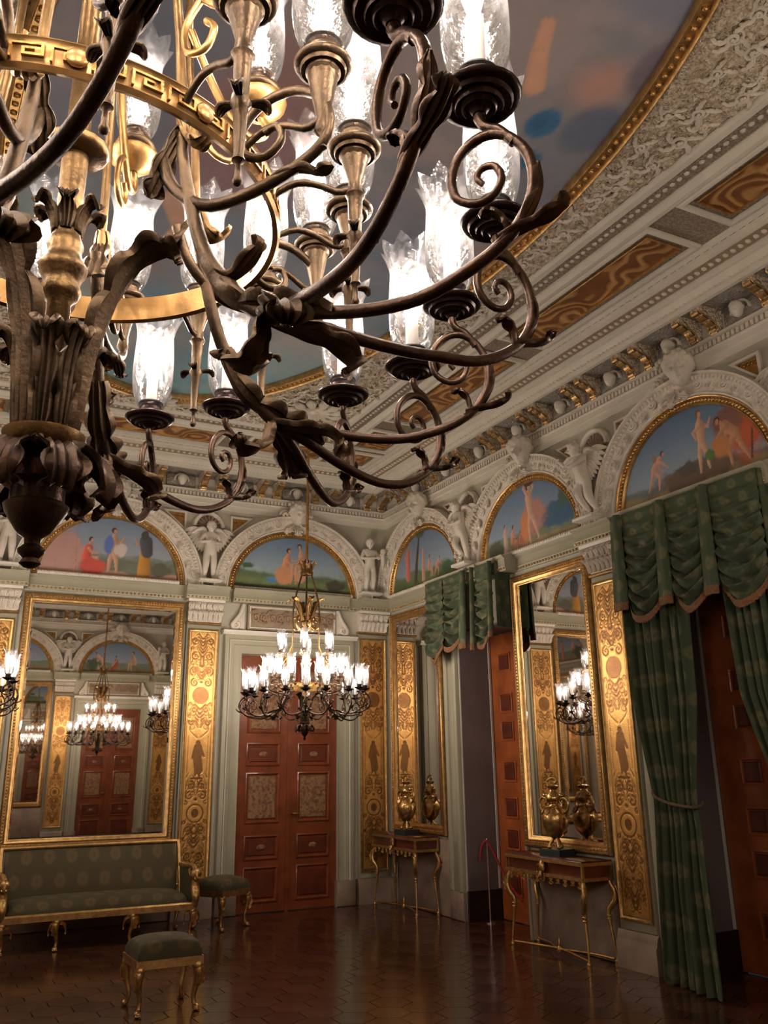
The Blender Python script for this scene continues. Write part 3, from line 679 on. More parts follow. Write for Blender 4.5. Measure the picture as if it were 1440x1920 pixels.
    mz, n = X.shape; m = MB().add(np.stack([X, X*0, Z], -1).reshape(-1, 3).tolist(), [(i*n+j, i*n+j+1, (i+1)*n+j+1, (i+1)*n+j) for i in range(mz-1) for j in range(n-1)])
    o = m.build('picture', M['paint']); set_col(o.data, np.clip(p.c*1.25, .01, 1).reshape(-1, 3)); return o
def keystone(parent):
    m = MB(); v, f = face_mesh(.158, .1, 1, 5, 44, 34); m.add([(x, y-.19, z+.04) for x,y,z in v], f)
    o = m.build('keystone_mask', M['stucco'], parent, (0,0,1.06))
    s = MB()
    for sx in (-1, 1):
        s.tube([(sx*(.17+.075*math.cos(a)*(1-a/12)), -.09-.005*a, .02+.075*math.sin(a)*(1-a/12)) for a in np.linspace(0, 10, 30)], [.022]*30, 6)
        acanthus(s, [(sx*.04,-.13,-.12),(sx*.11,-.16,-.19),(sx*.19,-.13,-.22)], .05, 3, .006, (0,0,1), 10)
    acanthus(s, [(0,-.10,-.10),(0,-.16,-.20),(0,-.15,-.27)], .07, 4, .008, (1,0,0), 12)
    for k in range(7): s.add(*sphere((-.12+.04*k, -.15-.03*math.sin(k), .21-.0035*(k-3)**2), .028, 7, 5))
    s.build('acanthus_scroll', M['stucco'], o)
def lunette_frame(parent):
    RX, RZ = .85, .785
    m = MB().arc([(-.004,-.005),(-.004,-.03),(.01,-.05),(.02,-.05),(.024,-.04),(.07,-.045),(.075,-.06),(.085,-.065),(.095,-.055),(.10,-.005)], RX, RZ, n=64)
    g = m.build('gilt_arch', M['gilt'], parent)
    e = MB()
    for i in range(70):
        a = PI*(i+.5)/70; e.add(*sphere(((RX+.047)*math.cos(a), -.045, (RZ+.043)*math.sin(a)), .019, 6, 4))
    e.build('bead_row', M['gilt'], g, kind='stuff')
    q = MB().arc([(.095,-.005),(.095,-.075),(.105,-.085),(.115,-.085),(.12,-.07),(.20,-.10),(.275,-.125),(.285,-.12),(.29,-.145),(.31,-.15),(.315,-.005)], RX, RZ, n=64, k=.9)
    av = q.build('archivolt', M['stucco'], parent)
    s = MB()
    for sg in (-1, 1):
        for i in range(9):
            a0 = PI/2+sg*(.26+.145*i); cx, cz = (RX+.195), (RZ+.18)
            c_ = Vector((cx*math.cos(a0), -.10, cz*math.sin(a0))); tn = Vector((-math.sin(a0), 0, math.cos(a0)))*sg; nr = Vector((math.cos(a0), 0, math.sin(a0)))
            fl_ = 1 if i % 2 else -1
            s.tube([c_+tn*(.055*math.cos(t)*(1-t/11))+nr*fl_*(.048*math.sin(t)*(1-t/11)) for t in np.linspace(0, 8.5, 16)], [.011]*16, 5)
            acanthus(s, [c_-tn*.04-nr*fl_*.02+Vector((0,-.01,0)), c_+tn*.02-nr*fl_*.055+Vector((0,-.02,0)), c_+tn*.07-nr*fl_*.05+Vector((0,-.01,0))], .026, 2, .004, nr, 7)
    s.build('vine_relief', M['stucco'], av, kind='stuff')
    e = MB()
    for i in range(76):
        a = PI*(i+.5)/76; cx = (RX+.25)*math.cos(a); cz = (RZ+.232)*math.sin(a); v, f = sphere((0,0,0), .019, 6, 4, (.7,1,1.25))
        e.add([(cx+p[0]*math.sin(a)+p[2]*math.cos(a), -.122+p[1], cz-p[0]*math.cos(a)+p[2]*math.sin(a)) for p in v], f)
    e.build('egg_row', M['pale'], av, kind='stuff')
    f_ = MB().ext([(-.005,.0),(-.10,.0),(-.11,.012),(-.11,.03),(-.095,.045),(-.06,.05),(-.005,.05)], -.86, .86); fo = f_.build('sill_moulding', M['pale'], parent)
    e = MB()
    for i in range(44): e.add(*sphere((-.84+i*1.68/43, -.105, .025), .017, 6, 4, (.8,1,1.1)))
    e.build('bead_row', M['stucco'], fo, kind='stuff'); keystone(parent)
LUN = [('A',-.51,'orchard','lunette painting of figures in a landscape over the door left of the large mirror'),
 ('A',1.95,'robes','lunette painting of robed figures in red and orange above the sofa mirror'),
 ('A',4.41,'bathers','lunette painting of two bare seated figures in green hills above the double door'),
 ('B',10.03,'grove','lunette painting of small figures by a dark tree trunk above the corner mirror'),
 ('B',7.68,'veil','lunette painting of a dancer with a pink veil above the console mirror'),
 ('B',5.30,'forge','large lunette painting of crouching bare men beside a red fire above the long curtain'),
 ('B',2.93,'harvest','lunette painting on the right wall just outside the frame beside the fire scene'),
 ('B',.56,'ships','lunette painting on the right wall nearest the viewer'),
 ('F',-.51,'music','lunette painting behind the viewer over the door farthest from the curtains'),
 ('F',1.95,'feast','lunette painting on the wall behind the viewer, over its middle mirror'),
 ('F',4.41,'garland','lunette painting of figures with red cloth seen in the large mirror over a reflected door')]
for i, yy in enumerate(B_BAYS): LUN.append(('L', yy, 'left%d' % i, None))
fr0 = obj('proto', None); lunette_frame(fr0); FR = [snap(c) for c in kids(fr0)]
for side, s, kind, lab in LUN:
    (x, y, z), rot = W(side, s); sc = Vector((1,1,1))
    pic = lunette_picture(kind)
    t = thing('lunette_painting', lab or 'lunette painting %s on the left hand wall' % ['nearest the sofa wall','second from the sofa wall','in the middle','second from the rear wall','nearest the rear wall'][int(kind[4])], 'painting', (x, y, ZS), rot, None)
    pic.parent = t; pic.location = (0, -.022, .03)
    for q in FR:
        c = dup_tree(q, t)
        if side == 'B' and c.name.startswith('keystone'):
            c.rotation_euler = (0, 0, .5); c.location = (.09, -.03, 1.06)
            for ch in kids(c): ch.rotation_euler = (0, 0, -.5); ch.location = (-.065, .07, 0)
def purge(o):
    for c in kids(o): purge(c)
    bpy.data.objects.remove(o)
purge(fr0)
# ---- spandrels, niches (structure parts of the walls)
def spandrel(parent, loc, rot, half=1.23, corner=0):
    t = obj('niche_surround', None, parent, loc, rot)
    m = MB()
    m.arc([(0,-.001),(0,-.05),(.015,-.065),(.04,-.065),(.055,-.04),(.055,-.001)], .165, .165, (0,0,4.74), n=28)
    m.build('niche_arch', M['pale'], t)
    sh = MB()
    for i in range(9):
        a = PI*(i+.5)/9; d = Vector((math.cos(a),0,math.sin(a))); sh.tube([Vector((0,-.02,4.74))+d*.03, Vector((0,-.03,4.74))+d*.10, Vector((0,-.012,4.74))+d*.16], [.008,.022,.026], 6)
    sh.build('shell', M['marble'], t)
    for sx in (-1, 1):
        if corner and sx == corner: continue
        tri = [(sx*.30,4.93),(sx*.62,4.93),(sx*.30,4.66)]
        c = (sum(p[0] for p in tri)/3, sum(p[1] for p in tri)/3); q = MB()
        outer = tri; inner = [(c[0]+(x-c[0])*.72, c[1]+(z-c[1])*.72) for x, z in tri]
        vs = [(x,-.002,z) for x,z in outer]+[(x,-.03,z) for x,z in outer]+[(x,-.03,z) for x,z in inner]+[(x,-.004,z) for x,z in inner]
        q.add(vs, [(i,(i+1)%3,3+(i+1)%3,3+i) for i in range(3)]+[(3+i,3+(i+1)%3,6+(i+1)%3,6+i) for i in range(3)]+[(6+i,6+(i+1)%3,9+(i+1)%3,9+i) for i in range(3)])
        fo = q.build('spandrel_frame', M['pale'], t, smooth=0)
        g = MB().add([(x,-.006,z) for x,z in inner], [(0,1,2)])
        for k in range(5):
            u = .12+.17*k; px = inner[0][0]*(1-u)+inner[1][0]*u; pz = inner[0][1]*(1-u)+inner[1][1]*u-.03-.02*(1-u)
            g.tube([(px+.022*math.cos(a)*(1-a/9), -.014, pz+.022*math.sin(a)*(1-a/9)) for a in np.linspace(0,7,12)], .006, 5)
        g.build('gilt_spandrel', M['giltdark'], fo)
    return t
def wallpart(side): return {'A': wa, 'B': wb, 'F': wf, 'L': wl}[side]
NICHES = [('A', s) for s in A_ST]+[('B', s) for s in B_ST]+[('F', s) for s in A_ST]+[('L', s) for s in B_ST]
for side, s in NICHES: l_, r_ = W(side, s); spandrel(wallpart(side), l_, r_)
# ---- statues
def statue_mesh(kind):
    # joints for a ~.78 m figure, front = -Y, feet z=0
    J = dict(hp=(0,0,.40), ch=(0,-.01,.56), nk=(0,0,.635), hb=(0,-.01,.68), k1=(-.055,-.03,.22), a1=(-.06,.0,.04), t1=(-.065,-.06,.015), k2=(.05,-.02,.22), a2=(.055,.01,.04), t2=(.06,-.05,.015),
        s1=(-.09,0,.60), e1=(-.14,-.02,.49), h1=(-.03,-.10,.50), s2=(.09,0,.60), e2=(.14,-.02,.49), h2=(.04,-.11,.48))
    if kind == 'child': J.update(h2=(.13,-.12,.56), e2=(.14,-.03,.50), h1=(.05,-.11,.49))
    if kind == 'stride': J.update(hp=(.0,-.04,.40), ch=(-.02,-.09,.55), nk=(-.03,-.10,.63), hb=(-.05,-.12,.675), k1=(-.04,-.10,.22), a1=(-.0,-.0,.06), t1=(-.02,-.05,.02), k2=(.06,-.06,.20), a2=(.10,.02,.05), t2=(.09,-.04,.015), s1=(-.11,-.09,.60), e1=(-.18,-.12,.56), h1=(-.24,-.14,.63), s2=(.06,-.08,.60), e2=(.06,-.18,.52), h2=(-.04,-.22,.50))
    if kind == 'cross': J.update(hp=(.0,-.04,.40), ch=(-.02,-.08,.56), nk=(-.03,-.08,.635), hb=(-.05,-.10,.68), k1=(-.05,-.12,.24), a1=(.02,-.04,.10), t1=(.0,-.09,.06), s1=(-.10,-.08,.60), e1=(-.13,-.14,.50), h1=(.02,-.17,.50), s2=(.07,-.07,.60), e2=(.11,-.12,.49), h2=(-.02,-.19,.47))
    hx_, hy_, hz_ = J['hp']; J['j1'] = (hx_-.042, hy_-.005, hz_-.045); J['j2'] = (hx_+.042, hy_-.005, hz_-.045); J['wa'] = tuple((a*.55+b*.45) for a, b in zip(J['hp'], J['ch']))
    names = list(J); idx = {n: i for i, n in enumerate(names)}
    R = dict(j1=.054, j2=.054, wa=.066, hp=.074, ch=.080, nk=.036, hb=.04, k1=.048, a1=.026, t1=.02, k2=.048, a2=.026, t2=.018, s1=.04, e1=.028, h1=.018, s2=.04, e2=.028, h2=.018)
    E = [('hp','wa'),('wa','ch'),('ch','nk'),('nk','hb'),('hp','j1'),('j1','k1'),('k1','a1'),('a1','t1'),('hp','j2'),('j2','k2'),('k2','a2'),('a2','t2'),('ch','s1'),('s1','e1'),('e1','h1'),('ch','s2'),('s2','e2'),('e2','h2')]
    return skin([J[n] for n in names], [(idx[a], idx[b]) for a, b in E], [R[n] for n in names]), J
SM = {k: statue_mesh(k) for k in ('fold','child','stride','cross')}
hv0, hf0 = face_mesh(.072, 0, 1, 9, 36, 28)
def statue(kind, wings, label, loc, rot, group=None):
    t = thing('putto_statue', label, 'statue', loc, rot, group); me, J = SM[kind]
    if not me.materials: me.materials.append(M['stucco'])
    obj('body', me, t, (0,-.15,.03))
    nx, ny, nz = J['nk']; tx = {'fold': 0, 'child': -.3, 'stride': -.5, 'cross': -.6}[kind]; c_, s_ = math.cos(tx), math.sin(tx)
    h = MB().add([(nx+x*c_-y*s_, ny+x*s_+y*c_-.02, nz+z+.075) for x,y,z in hv0], hf0).build('head', M['stucco'], t, (0,-.15,.03))
    MB().bevbox(-.15,.15,-.27,-.003,0,.035,.01).build('plinth', M['pale'], t)
    # hands as five fingers on each wrist
    hd = MB()
    for hn, en in (('h1','e1'),('h2','e2')):
        H_ = Vector(J[hn]); D = (H_-Vector(J[en])).normalized(); sd = D.cross(Vector((0,-1,.3))).normalized()
        hd.tube([H_-D*.01, H_+D*.022], [.017,.015], 6, flat=.7)
        for k in range(5):
            o_ = sd*((k-2)*.0075); L_ = [.018,.026,.03,.026,.02][k]; hd.tube([H_+D*.018+o_, H_+D*(.018+L_*.6)+o_*1.2, H_+D*(.018+L_)+o_*1.2+Vector((0,-.008,-.004))], [.0048,.0045,.0036], 5)
    hd.build('hands', M['stucco'], t, (0,-.15,.03))
    if kind == 'child':
        b = MB().add(*sphere((.14,-.15,.585), .04, 12, 9, (1,1,1.15))); b.tube([(.14,-.14,.54),(.15,-.13,.45),(.15,-.12,.32)], [.03,.035,.012], 8); b.build('held_infant', M['stucco'], t, (0,-.15,.03))
    if wings:
        cx, cy, cz = J['ch']
        for sx in (-1, 1):
            wgm = MB()
            for i in range(8):
                th = .12+.15*i; L_ = .27-.016*i; root = Vector((cx+sx*(.085-.006*i), cy+.06, cz+.115-.022*i)); d = Vector((sx*math.cos(th), .10, -math.sin(th))).normalized()
                acanthus(wgm, [root, root+d*L_*.5+Vector((0,-.01,.02)), root+d*L_], .030, 1, .008, d.cross(Vector((0,1,0))), 10, .1)
            wgm.tube(spline([(cx+sx*.04, cy+.05, cz+.06),(cx+sx*.085,cy+.05,cz+.125),(cx+sx*.15,cy+.055,cz+.12),(cx+sx*.24,cy+.065,cz+.06)], 12), np.interp(np.linspace(0,1,12),[0,.35,.7,1],[.02,.034,.026,.01]).tolist(), 8)
            wgm.build('wing', M['stucco'], t, (0,-.15,.03))
    return t
def W2(side, s, z): (x, y, _), r = W(side, s); return (x, y, z), r
ZP = ZS+.045
statue('fold', 1, 'white winged cherub with folded arms standing between the large mirror and the door', *W2('A', 3.18, ZP))
statue('fold', 1, 'white winged cherub left of the sofa mirror at the left edge', *W2('A', .72, ZP))
statue('child', 0, 'white statue carrying an infant in the corner right of the door', *W2('A', 5.52, ZP))
statue('cross', 1, 'white winged statue with crossed legs above the smaller green valance', *W2('B', 8.80, ZP))
statue('stride', 1, 'white winged statue reaching out an arm above the pilaster by the long curtain', *W2('B', 6.50, ZP))
statue('fold', 1, 'white cherub on the right wall beyond the long curtain', *W2('B', 4.12, ZP))
for s in A_ST: statue('fold', 1, ['white winged cherub behind the viewer, left of the sofa mirror reflection', 'small white winged cherub reflected near the left of the sofa mirror'][s > 2], *W2('F', s, ZP))
statue('child', 0, 'white statue in the corner behind the viewer', *W2('F', 5.52, ZP))
# ---- pilasters
def gilt_pattern(NX=56, NZ=330, Wd=.34, Hh=2.92):
    X, Z = np.meshgrid(np.linspace(-Wd/2, Wd/2, NX), np.linspace(0, Hh, NZ), indexing='ij'); ax = np.abs(X); D = np.full(X.shape, 9.)
    def curve(pts, r0, r1):
        nonlocal D
        P = np.array(pts)
        for i, (px, pz) in enumerate(P):
            r = r0+(r1-r0)*i/len(P); k = np.abs(Z[0]-pz) < .06; D[:, k] = np.minimum(D[:, k], np.hypot(ax[:, k]-px, Z[:, k]-pz)-r)
    def spiral(cx, cz, R0, turns, sgn, a0, w=.011):
        curve([(cx+R0*(1-t/(turns*2*PI+1.2))*math.cos(a0+sgn*t), cz+R0*(1-t/(turns*2*PI+1.2))*math.sin(a0+sgn*t)) for t in np.linspace(0, turns*2*PI, 46)], w, w*.6)
    def leafs(cz, n, sp, L):
        for k in range(n):
            z = cz+k*sp; curve([(.008+L*t, z+.05*t+.04*t*t) for t in np.linspace(0, 1, 12)], .013, .004)
    # from the top down, z measured from the panel bottom (panel top 2.92)
    leafs(2.62, 6, .045, .055); spiral(.10, 2.82, .045, 1.1, 1, -1.5); spiral(.085, 2.62, .055, 1.3, -1, 1.5); curve([(.02+.0*t, 2.5+.14*t) for t in np.linspace(0,1,10)], .014, .008)
    spiral(.095, 2.44, .06, 1.5, 1, -1.2); D = np.minimum(D, np.abs(np.hypot(ax-.095, Z-2.44)-.02)-.012); leafs(2.34, 3, .04, .06)
    spiral(.085, 2.29, .052, 1.4, -1, 1.2)
    med = np.hypot(X, Z-2.13); D = np.minimum(D, med-.105)
    spiral(.075, 1.96, .05, 1.3, 1, 1.2); leafs(1.86, 3, .05, .07); spiral(.10, 1.80, .04, 1.0, -1, .5); curve([(.02+.1*math.sin(t*PI), 1.62+.22*(1-t)) for t in np.linspace(0,1,30)], .006, .006)
    curve([(.125, 1.22+.42*t) for t in np.linspace(0,1,30)], .005, .005); fig = np.full(X.shape, 9.)
    for (a, b, r) in [((0,1.56),(0,1.56),.028),((0,1.50),(0,1.36),.05),((0,1.36),(.02,1.24),.055),((-.02,1.24),(-.02,1.18),.014),((.03,1.24),(.03,1.17),.014),((.04,1.48),(.075,1.40),.016),((-.04,1.48),(-.06,1.38),.016)]:
        l2 = (b[0]-a[0])**2+(b[1]-a[1])**2+1e-9; t = np.clip(((X-a[0])*(b[0]-a[0])+(Z-a[1])*(b[1]-a[1]))/l2, 0, 1); fig = np.minimum(fig, np.hypot(X-a[0]-t*(b[0]-a[0]), Z-a[1]-t*(b[1]-a[1]))-r)
    D = np.minimum(D, fig); curve([(.07*t, 1.14) for t in np.linspace(0,1,10)], .014, .01)
    spiral(.07, 1.06, .05, 1.3, 1, 1.5); spiral(.08, .94, .05, 1.2, -1, 1.5); D = np.minimum(D, np.abs(np.hypot(X, Z-.74)-.10)-.008); D = np.minimum(D, np.hypot(X*1.1, Z-.74)-.05)
    spiral(.08, .56, .05, 1.3, -1, -1.5); leafs(.36, 4, .05, .06); spiral(.07, .26, .045, 1.2, 1, -1.5); leafs(.06, 3, .05, .05)
    for i, zc in enumerate(np.arange(.07, 2.86, .088)):
        if 1.98 < zc < 2.27 or 1.14 < zc < 1.66 or .62 < zc < .87: continue
        q = 1 if i % 2 else -1; spiral(.045+.045*(i%2), zc, .040, 1.2, q, q*1.2+i, .0055); curve([(.006+.12*t, zc+.05*math.sin(t*PI*1.2)) for t in np.linspace(0,1,18)], .005, .003)
        curve([(.13-.03*t, zc+.03+.05*t) for t in np.linspace(0,1,8)], .007, .003)
    for zc in (2.72, 2.54, 2.02, 1.88, .86, .64, .46, .16): spiral(.125, zc, .026, 1.0, 1, zc*9, .008)
    for zc in (2.78, 2.36, 1.74, 1.0, .50, .10):
        for q in range(3): curve([(.02+.09*t, zc+.035*q+.05*math.sin(t*PI)) for t in np.linspace(0,1,16)], .008, .003)
    for zc in (2.68, 2.5, 2.3, 1.9, .9, .6, .3): D = np.minimum(D, np.hypot(ax*.7, Z-zc)-.016)
    D = np.minimum(D, -(np.abs(np.abs(X)-.157)-.004)*-1)
    return X, Z, D, med
def pilaster_proto():
    t = obj('pilaster', None)
    MB().bevbox(-.22,.22,-.05,-.001,.30,3.44,.008).build('shaft', M['sage'], t)
    MB().ext([(-.001,0),(-.10,0),(-.10,.20),(-.085,.22),(-.085,.24),(-.07,.28),(-.06,.30),(-.001,.30)], -.245, .245).build('base', M['marble'], t)
    X, Z, D, med = gilt_pattern(); NX, NZ = X.shape
    mk = np.clip(.5-D/.006, 0, 1); ground = 1-mk
    y = -.056-.0025*ground
    m = MB().add(np.stack([X, y, Z+.42], -1).reshape(-1, 3).tolist(), [(i*NZ+j, (i+1)*NZ+j, (i+1)*NZ+j+1, i*NZ+j+1) for i in range(NX-1) for j in range(NZ-1)])
    o = m.build('gilt_panel', M['arabesque'], t)
    n_ = vnoise(X+4, Z+4, 3, 5, 3); fade = (.78+.3*(n_-.5))
    c = np.array([.88,.49,.15])*(ground*fade)[..., None]+np.array([.24,.115,.04])*mk[..., None]
    set_col(o.data, c.reshape(-1, 3))
    MB().frame(-.20,.20,.38,3.38,[(0,-.049),(0,-.07),(.01,-.075),(.018,-.066),(.03,-.062),(.031,-.049)]).build('panel_frame', M['gilt'], t)
    # composite capital
    cp = MB().ext([(-.001,3.44),(-.065,3.44),(-.075,3.455),(-.065,3.47),(-.001,3.47)], -.228, .228, close=True)
    cp.build('astragal', M['gilt'], t)
    c2 = MB().ext([(-.001,3.47),(-.06,3.47),(-.075,3.60),(-.12,3.72),(-.001,3.72)], -.205, .205)
    for row, (z0, h_, n_) in enumerate(((3.48,.12,7),(3.55,.15,6))):
        for k in range(n_):
            x = -.20+.40*k/(n_-1); acanthus(c2, [(x,-.07-.01*row,z0),(x,-.095-.012*row,z0+h_*.6),(x,-.14-.012*row,z0+h_),(x,-.155-.01*row,z0+h_*.86)], .036, 3, .006, (1,0,0), 9)
    for sx in (-1, 1): c2.tube([(sx*(.19+.038*math.cos(a)*(1-a/11)), -.13, 3.675+.038*math.sin(a)*(1-a/11)) for a in np.linspace(0,9,22)], .011, 6)
    for k in range(9): c2.add(*sphere((-.16+.04*k,-.12,3.70), .013, 6, 4))
    c2.build('capital', M['stucco'], t)
    ab = MB().ext([(-.001,3.72),(-.15,3.72),(-.155,3.735),(-.165,3.75),(-.001,3.75)], -.24, .24)
    ab.build('abacus', M['pale'], t); return t
M['arabesque'] = mat('arabesque_gilding', (1,1,1), .36, .75, .2, 80, .15, 12, attr='Col')
pp = pilaster_proto(); PS = snap(pp)
PL = [('A',3.175,'gilded arabesque pilaster between the sofa mirror and the double door'),('A',.71,'gilded arabesque pilaster behind the left edge of the sofa mirror'),('A',5.60,'gilded arabesque pilaster in the corner right of the double door'),
 ('B',6.47,'gilded arabesque pilaster between the larger console mirror and the long green curtain'),('B',4.12,'gilded pilaster beyond the long curtain, outside the frame'),('B',1.75,'gilded pilaster on the right wall nearest the viewer, outside the frame')]
for s, x, lab in PL:
    l_, r_ = W(s, x); c = dup(PS, l_, r_, lab); c['category'] = 'pilaster'
for x in A_ST+[5.60,-1.70]:
    l_, r_ = W('F', x); c = dup(PS, l_, r_, {3.18:'gilded pilaster reflected in the sofa mirror left of the reflected door',5.60:'gilded pilaster reflected at the right edge of the sofa mirror',.72:'gilded pilaster behind the viewer, hidden left of the reflected mirror',-1.70:'gilded pilaster in the corner behind the viewer'}[x]); c['category'] = 'pilaster'
for x in B_ST:
    l_, r_ = W('L', x); c = dup(PS, l_, r_, 'gilded pilaster %s on the left hand wall' % {8.86:'nearest the sofa wall',6.48:'second from the sofa wall',4.12:'third from the sofa wall',1.75:'nearest the rear wall'}[x]); c['category'] = 'pilaster'
purge(pp)
# ---- impost entablature running round the walls with projections
ENT = [(-.001,3.752),(-.03,3.752),(-.035,3.775),(-.045,3.80),(-.04,3.805),(-.045,3.89),(-.07,3.905),(-.085,3.925),(-.001,3.928)]
def ent(side, s0, s1, d=0, nm='impost_ledge', beads=True):
    if side in 'BF': s0, s1 = s1, s0
    (x, y, z), r = W(side, (s0+s1)/2); h = abs(s1-s0)/2
    o = MB().ext([(yy-d if yy < -.01 else yy, zz) for yy, zz in ENT], -h, h).build(nm, M['sage'], wallpart(side), (x, y, 0), r)
    n = int(2*h/.05); e = MB()
    for i in range(n): e.add(*sphere((-h+(i+.5)*2*h/n, -.042-d, 3.776), .014, 6, 4))
    if beads: e.build('bead_row', M['gilt'], o, kind='stuff')
    return o
segs = {'A': (X0, X1), 'F': (X0, X1), 'L': (Y0, Y1), 'B': (Y0, Y1)}
for side in 'AFLB':
    lo, hi = segs[side]; sts = A_ST if side in 'AF' else B_ST; cur = lo
    pr_ = [(s-.28, s+.28, .13) for s in sts]
    if side in 'AF': pr_ += [(4.41-.90+.02, 4.41+.80, .10), (-.51-.80, -.51+.88, .10), (X1-.50, X1-.0, .13)]
    if side == 'B': pr_ = [(3.84,4.40,.13),(1.47,2.03,.13),(6.20,6.76,.13),(7.92,9.66,.16),(4.40,6.12,.16)]
    pr_.sort()
    for a, b_, d in pr_:
        if a-cur > .02: ent(side, cur, a)
        ent(side, a, b_, d); cur = b_
    if hi-cur > .02: ent(side, cur, hi)
# ================================================================ doors, mirrors, dado
M['overdoor'] = mat('overdoor', (.36,.29,.20), .5, 0, .2, 40, .15, 8)
M['tanrelief'] = mat('tan_relief', (.42,.28,.18), .5, 0, .2, 60, .2, 20)
def door(side, s, num, detail=True):
    (x, y, z), r = W(side, s); d = kstruct(obj('door_%d' % num, None, None, (x, y, 0), r))
    # surround 1.84 wide, opening 1.36 x 3.08
    prof = [(0,-.001),(0,-.085),(.02,-.095),(.05,-.095),(.06,-.075),(.12,-.07),(.13,-.05),(.20,-.045),(.215,-.06),(.235,-.06),(.24,-.001)]
    sr = MB().frame(-.92,.92,-.30,3.33,prof).build('surround', M['sage'], d)
    MB().frame(-.86,.86,-.30,3.27,[(0,-.09),(.008,-.10),(.016,-.09)]).build('surround_bead', M['pale'], sr)
    MB().bevbox(-.93,-.66,-.11,-.001,0,.30,.01).bevbox(.66,.93,-.11,-.001,0,.30,.01).build('plinth_block', M['marble'], d)
    MB().ext([(-.001,3.33),(-.11,3.33),(-.12,3.35),(-.14,3.37),(-.14,3.385),(-.001,3.39)], -.96, .96).build('lintel_cornice', M['pale'], d)
    pd = MB().box(-.62,.66,-.06,-.001,3.41,3.74).build('overdoor_panel', M['overdoor'], d, smooth=0)
    MB().frame(-.60,.64,3.43,3.72,[(0,-.06),(0,-.075),(.012,-.08),(.022,-.066),(.023,-.06)]).build('overdoor_frame', M['stucco'], pd)
    sc_ = MB()
    for sg in (-1, 1):
        for i in range(5):
            cx = sg*(.07+.115*i)+.02; q = 1 if i % 2 else -1
            sc_.tube([(cx+sg*.05*math.cos(a)*(1-a/10), -.075, 3.575+q*.06*math.sin(a)*(1-a/10)) for a in np.linspace(-.6,8,18)], .014, 6)
            acanthus(sc_, [(cx-sg*.04,-.07,3.575-q*.05),(cx+sg*.02,-.10,3.575-q*.075),(cx+sg*.09,-.08,3.575-q*.05)], .028, 3, .006, (0,0,1), 8)
    sc_.build('scroll_relief', M['tanrelief'], pd)
    vo = MB()
    for sg in (-1, 1):
        P = [(sg*.68,-.06,3.73),(sg*.70,-.075,3.68),(sg*.73,-.08,3.60),(sg*.79,-.08,3.52),(sg*.83,-.07,3.46),(sg*.80,-.06,3.42),(sg*.74,-.06,3.44),(sg*.74,-.06,3.49),(sg*.78,-.06,3.49)]
        vo.tube(spline(P, 24), [.028]*14+[.022]*10, 8)
        vo.add([(sg*.66,-.001,3.41),(sg*.84,-.001,3.41),(sg*.66,-.001,3.74),(sg*.66,-.05,3.41),(sg*.82,-.05,3.43),(sg*.66,-.05,3.72)], [(3,4,5),(0,1,4,3),(1,2,5,4)])
    vo.build('volute', M['stucco'], d)
    for sg in (-1, 1):
        xa, xb = (-.675,-.022) if sg < 0 else (.022,.675)
        lf = MB().box(xa, xb, -.035, -.002, .012, 3.08).build('door_leaf', M['wood'], d, smooth=0)
        for z0, z1, in_ in ((.12,.52,0),(.60,.88,0),(1.02,1.62,1),(1.70,1.98,0),(2.10,2.94,1)):
            a, b_ = xa+.10, xb-.10
            MB().frame(a, b_, z0, z1, [(0,-.036),(0,-.05),(.014,-.058),(.028,-.046),(.03,-.036)]).build('panel_moulding', M['wood'], lf)
            MB().bevbox(a+.045, b_-.045, -.05, -.034, z0+.045, z1-.045, .012).build('panel', M['inlay'] if in_ else M['woodred'], lf, smooth=0)
            if not in_ and z0 > .5:
                MB().add(*sphere(((a+b_)/2, -.05, (z0+z1)/2), .05, 12, 6, (1.2,.2,.7))).build('rosette', M['inlay'], lf)
    MB().ext([(-.034,.0),(-.055,.0),(-.055,3.07),(-.034,3.07)], -.022, .022).build('meeting_stile', M['wood'], d)
    h = MB().tube([(.06,-.036,1.12),(.06,-.08,1.12),(.10,-.085,1.12),(.14,-.08,1.12)], [.012,.01,.01,.008], 8); h.build('handle', M['brass'], d)
    return d
door('A', 4.38, 1); door('A', -.51, 4); door('F', 4.38, 5); door('F', -.51, 6)
def mirror(side, s, w_, z0, z1, label, group=None, detail=1):
    (x, y, z), r = W(side, s); t = thing('gilt_mirror', label, 'mirror', (x, y, z0), r, group); h = z1-z0; f = .105
    g = MB().box(-w_/2+f-.01, w_/2-f+.01, -.022, -.012, f-.01, h-f+.01).build('mirror_glass', M['mirror'], t, smooth=0)
    bv = MB().frame(-w_/2+f-.012, w_/2-f+.012, f-.012, h-f+.012, [(0,-.0225),(0,-.0235),(.03,-.0255),(.03,-.0225)]); bv.build('bevelled_edge', M['mirror'], g, smooth=0)
    MB().frame(-w_/2, w_/2, 0, h, [(0,-.001),(0,-.06),(.010,-.072),(.022,-.074),(.026,-.064),(.05,-.064),(.053,-.056),(.07,-.062),(.088,-.05),(.094,-.035),(f,-.028),(f,-.001)]).build('frame', M['gilt'], t)
    e = MB(); st = .034
    for (ax, a0, a1) in (('x', -w_/2+.04, w_/2-.04), ('z', .04, h-.04)):
        n = int((a1-a0)/st)
        for i in range(n+1):
            q = a0+(a1-a0)*i/n
            for o_ in ((.038, h-.038) if ax == 'x' else (-w_/2+.038, w_/2-.038)):
                e.add(*sphere((q, -.064, o_) if ax == 'x' else (o_, -.064, q), .010, 6, 4))
    e.build('bead_row', M['brass'], t, kind='stuff')
    return t
mirror('A', 1.95, 1.93, .85, 3.70, 'large gilt framed mirror above the green sofa')
mirror('B', 7.39, 1.30, .885, 3.69, 'tall gilt framed mirror behind the larger console table')
mirror('B', 10.29, 1.34, .885, 3.69, 'narrow looking gilt framed mirror beside the corner behind the far console table')
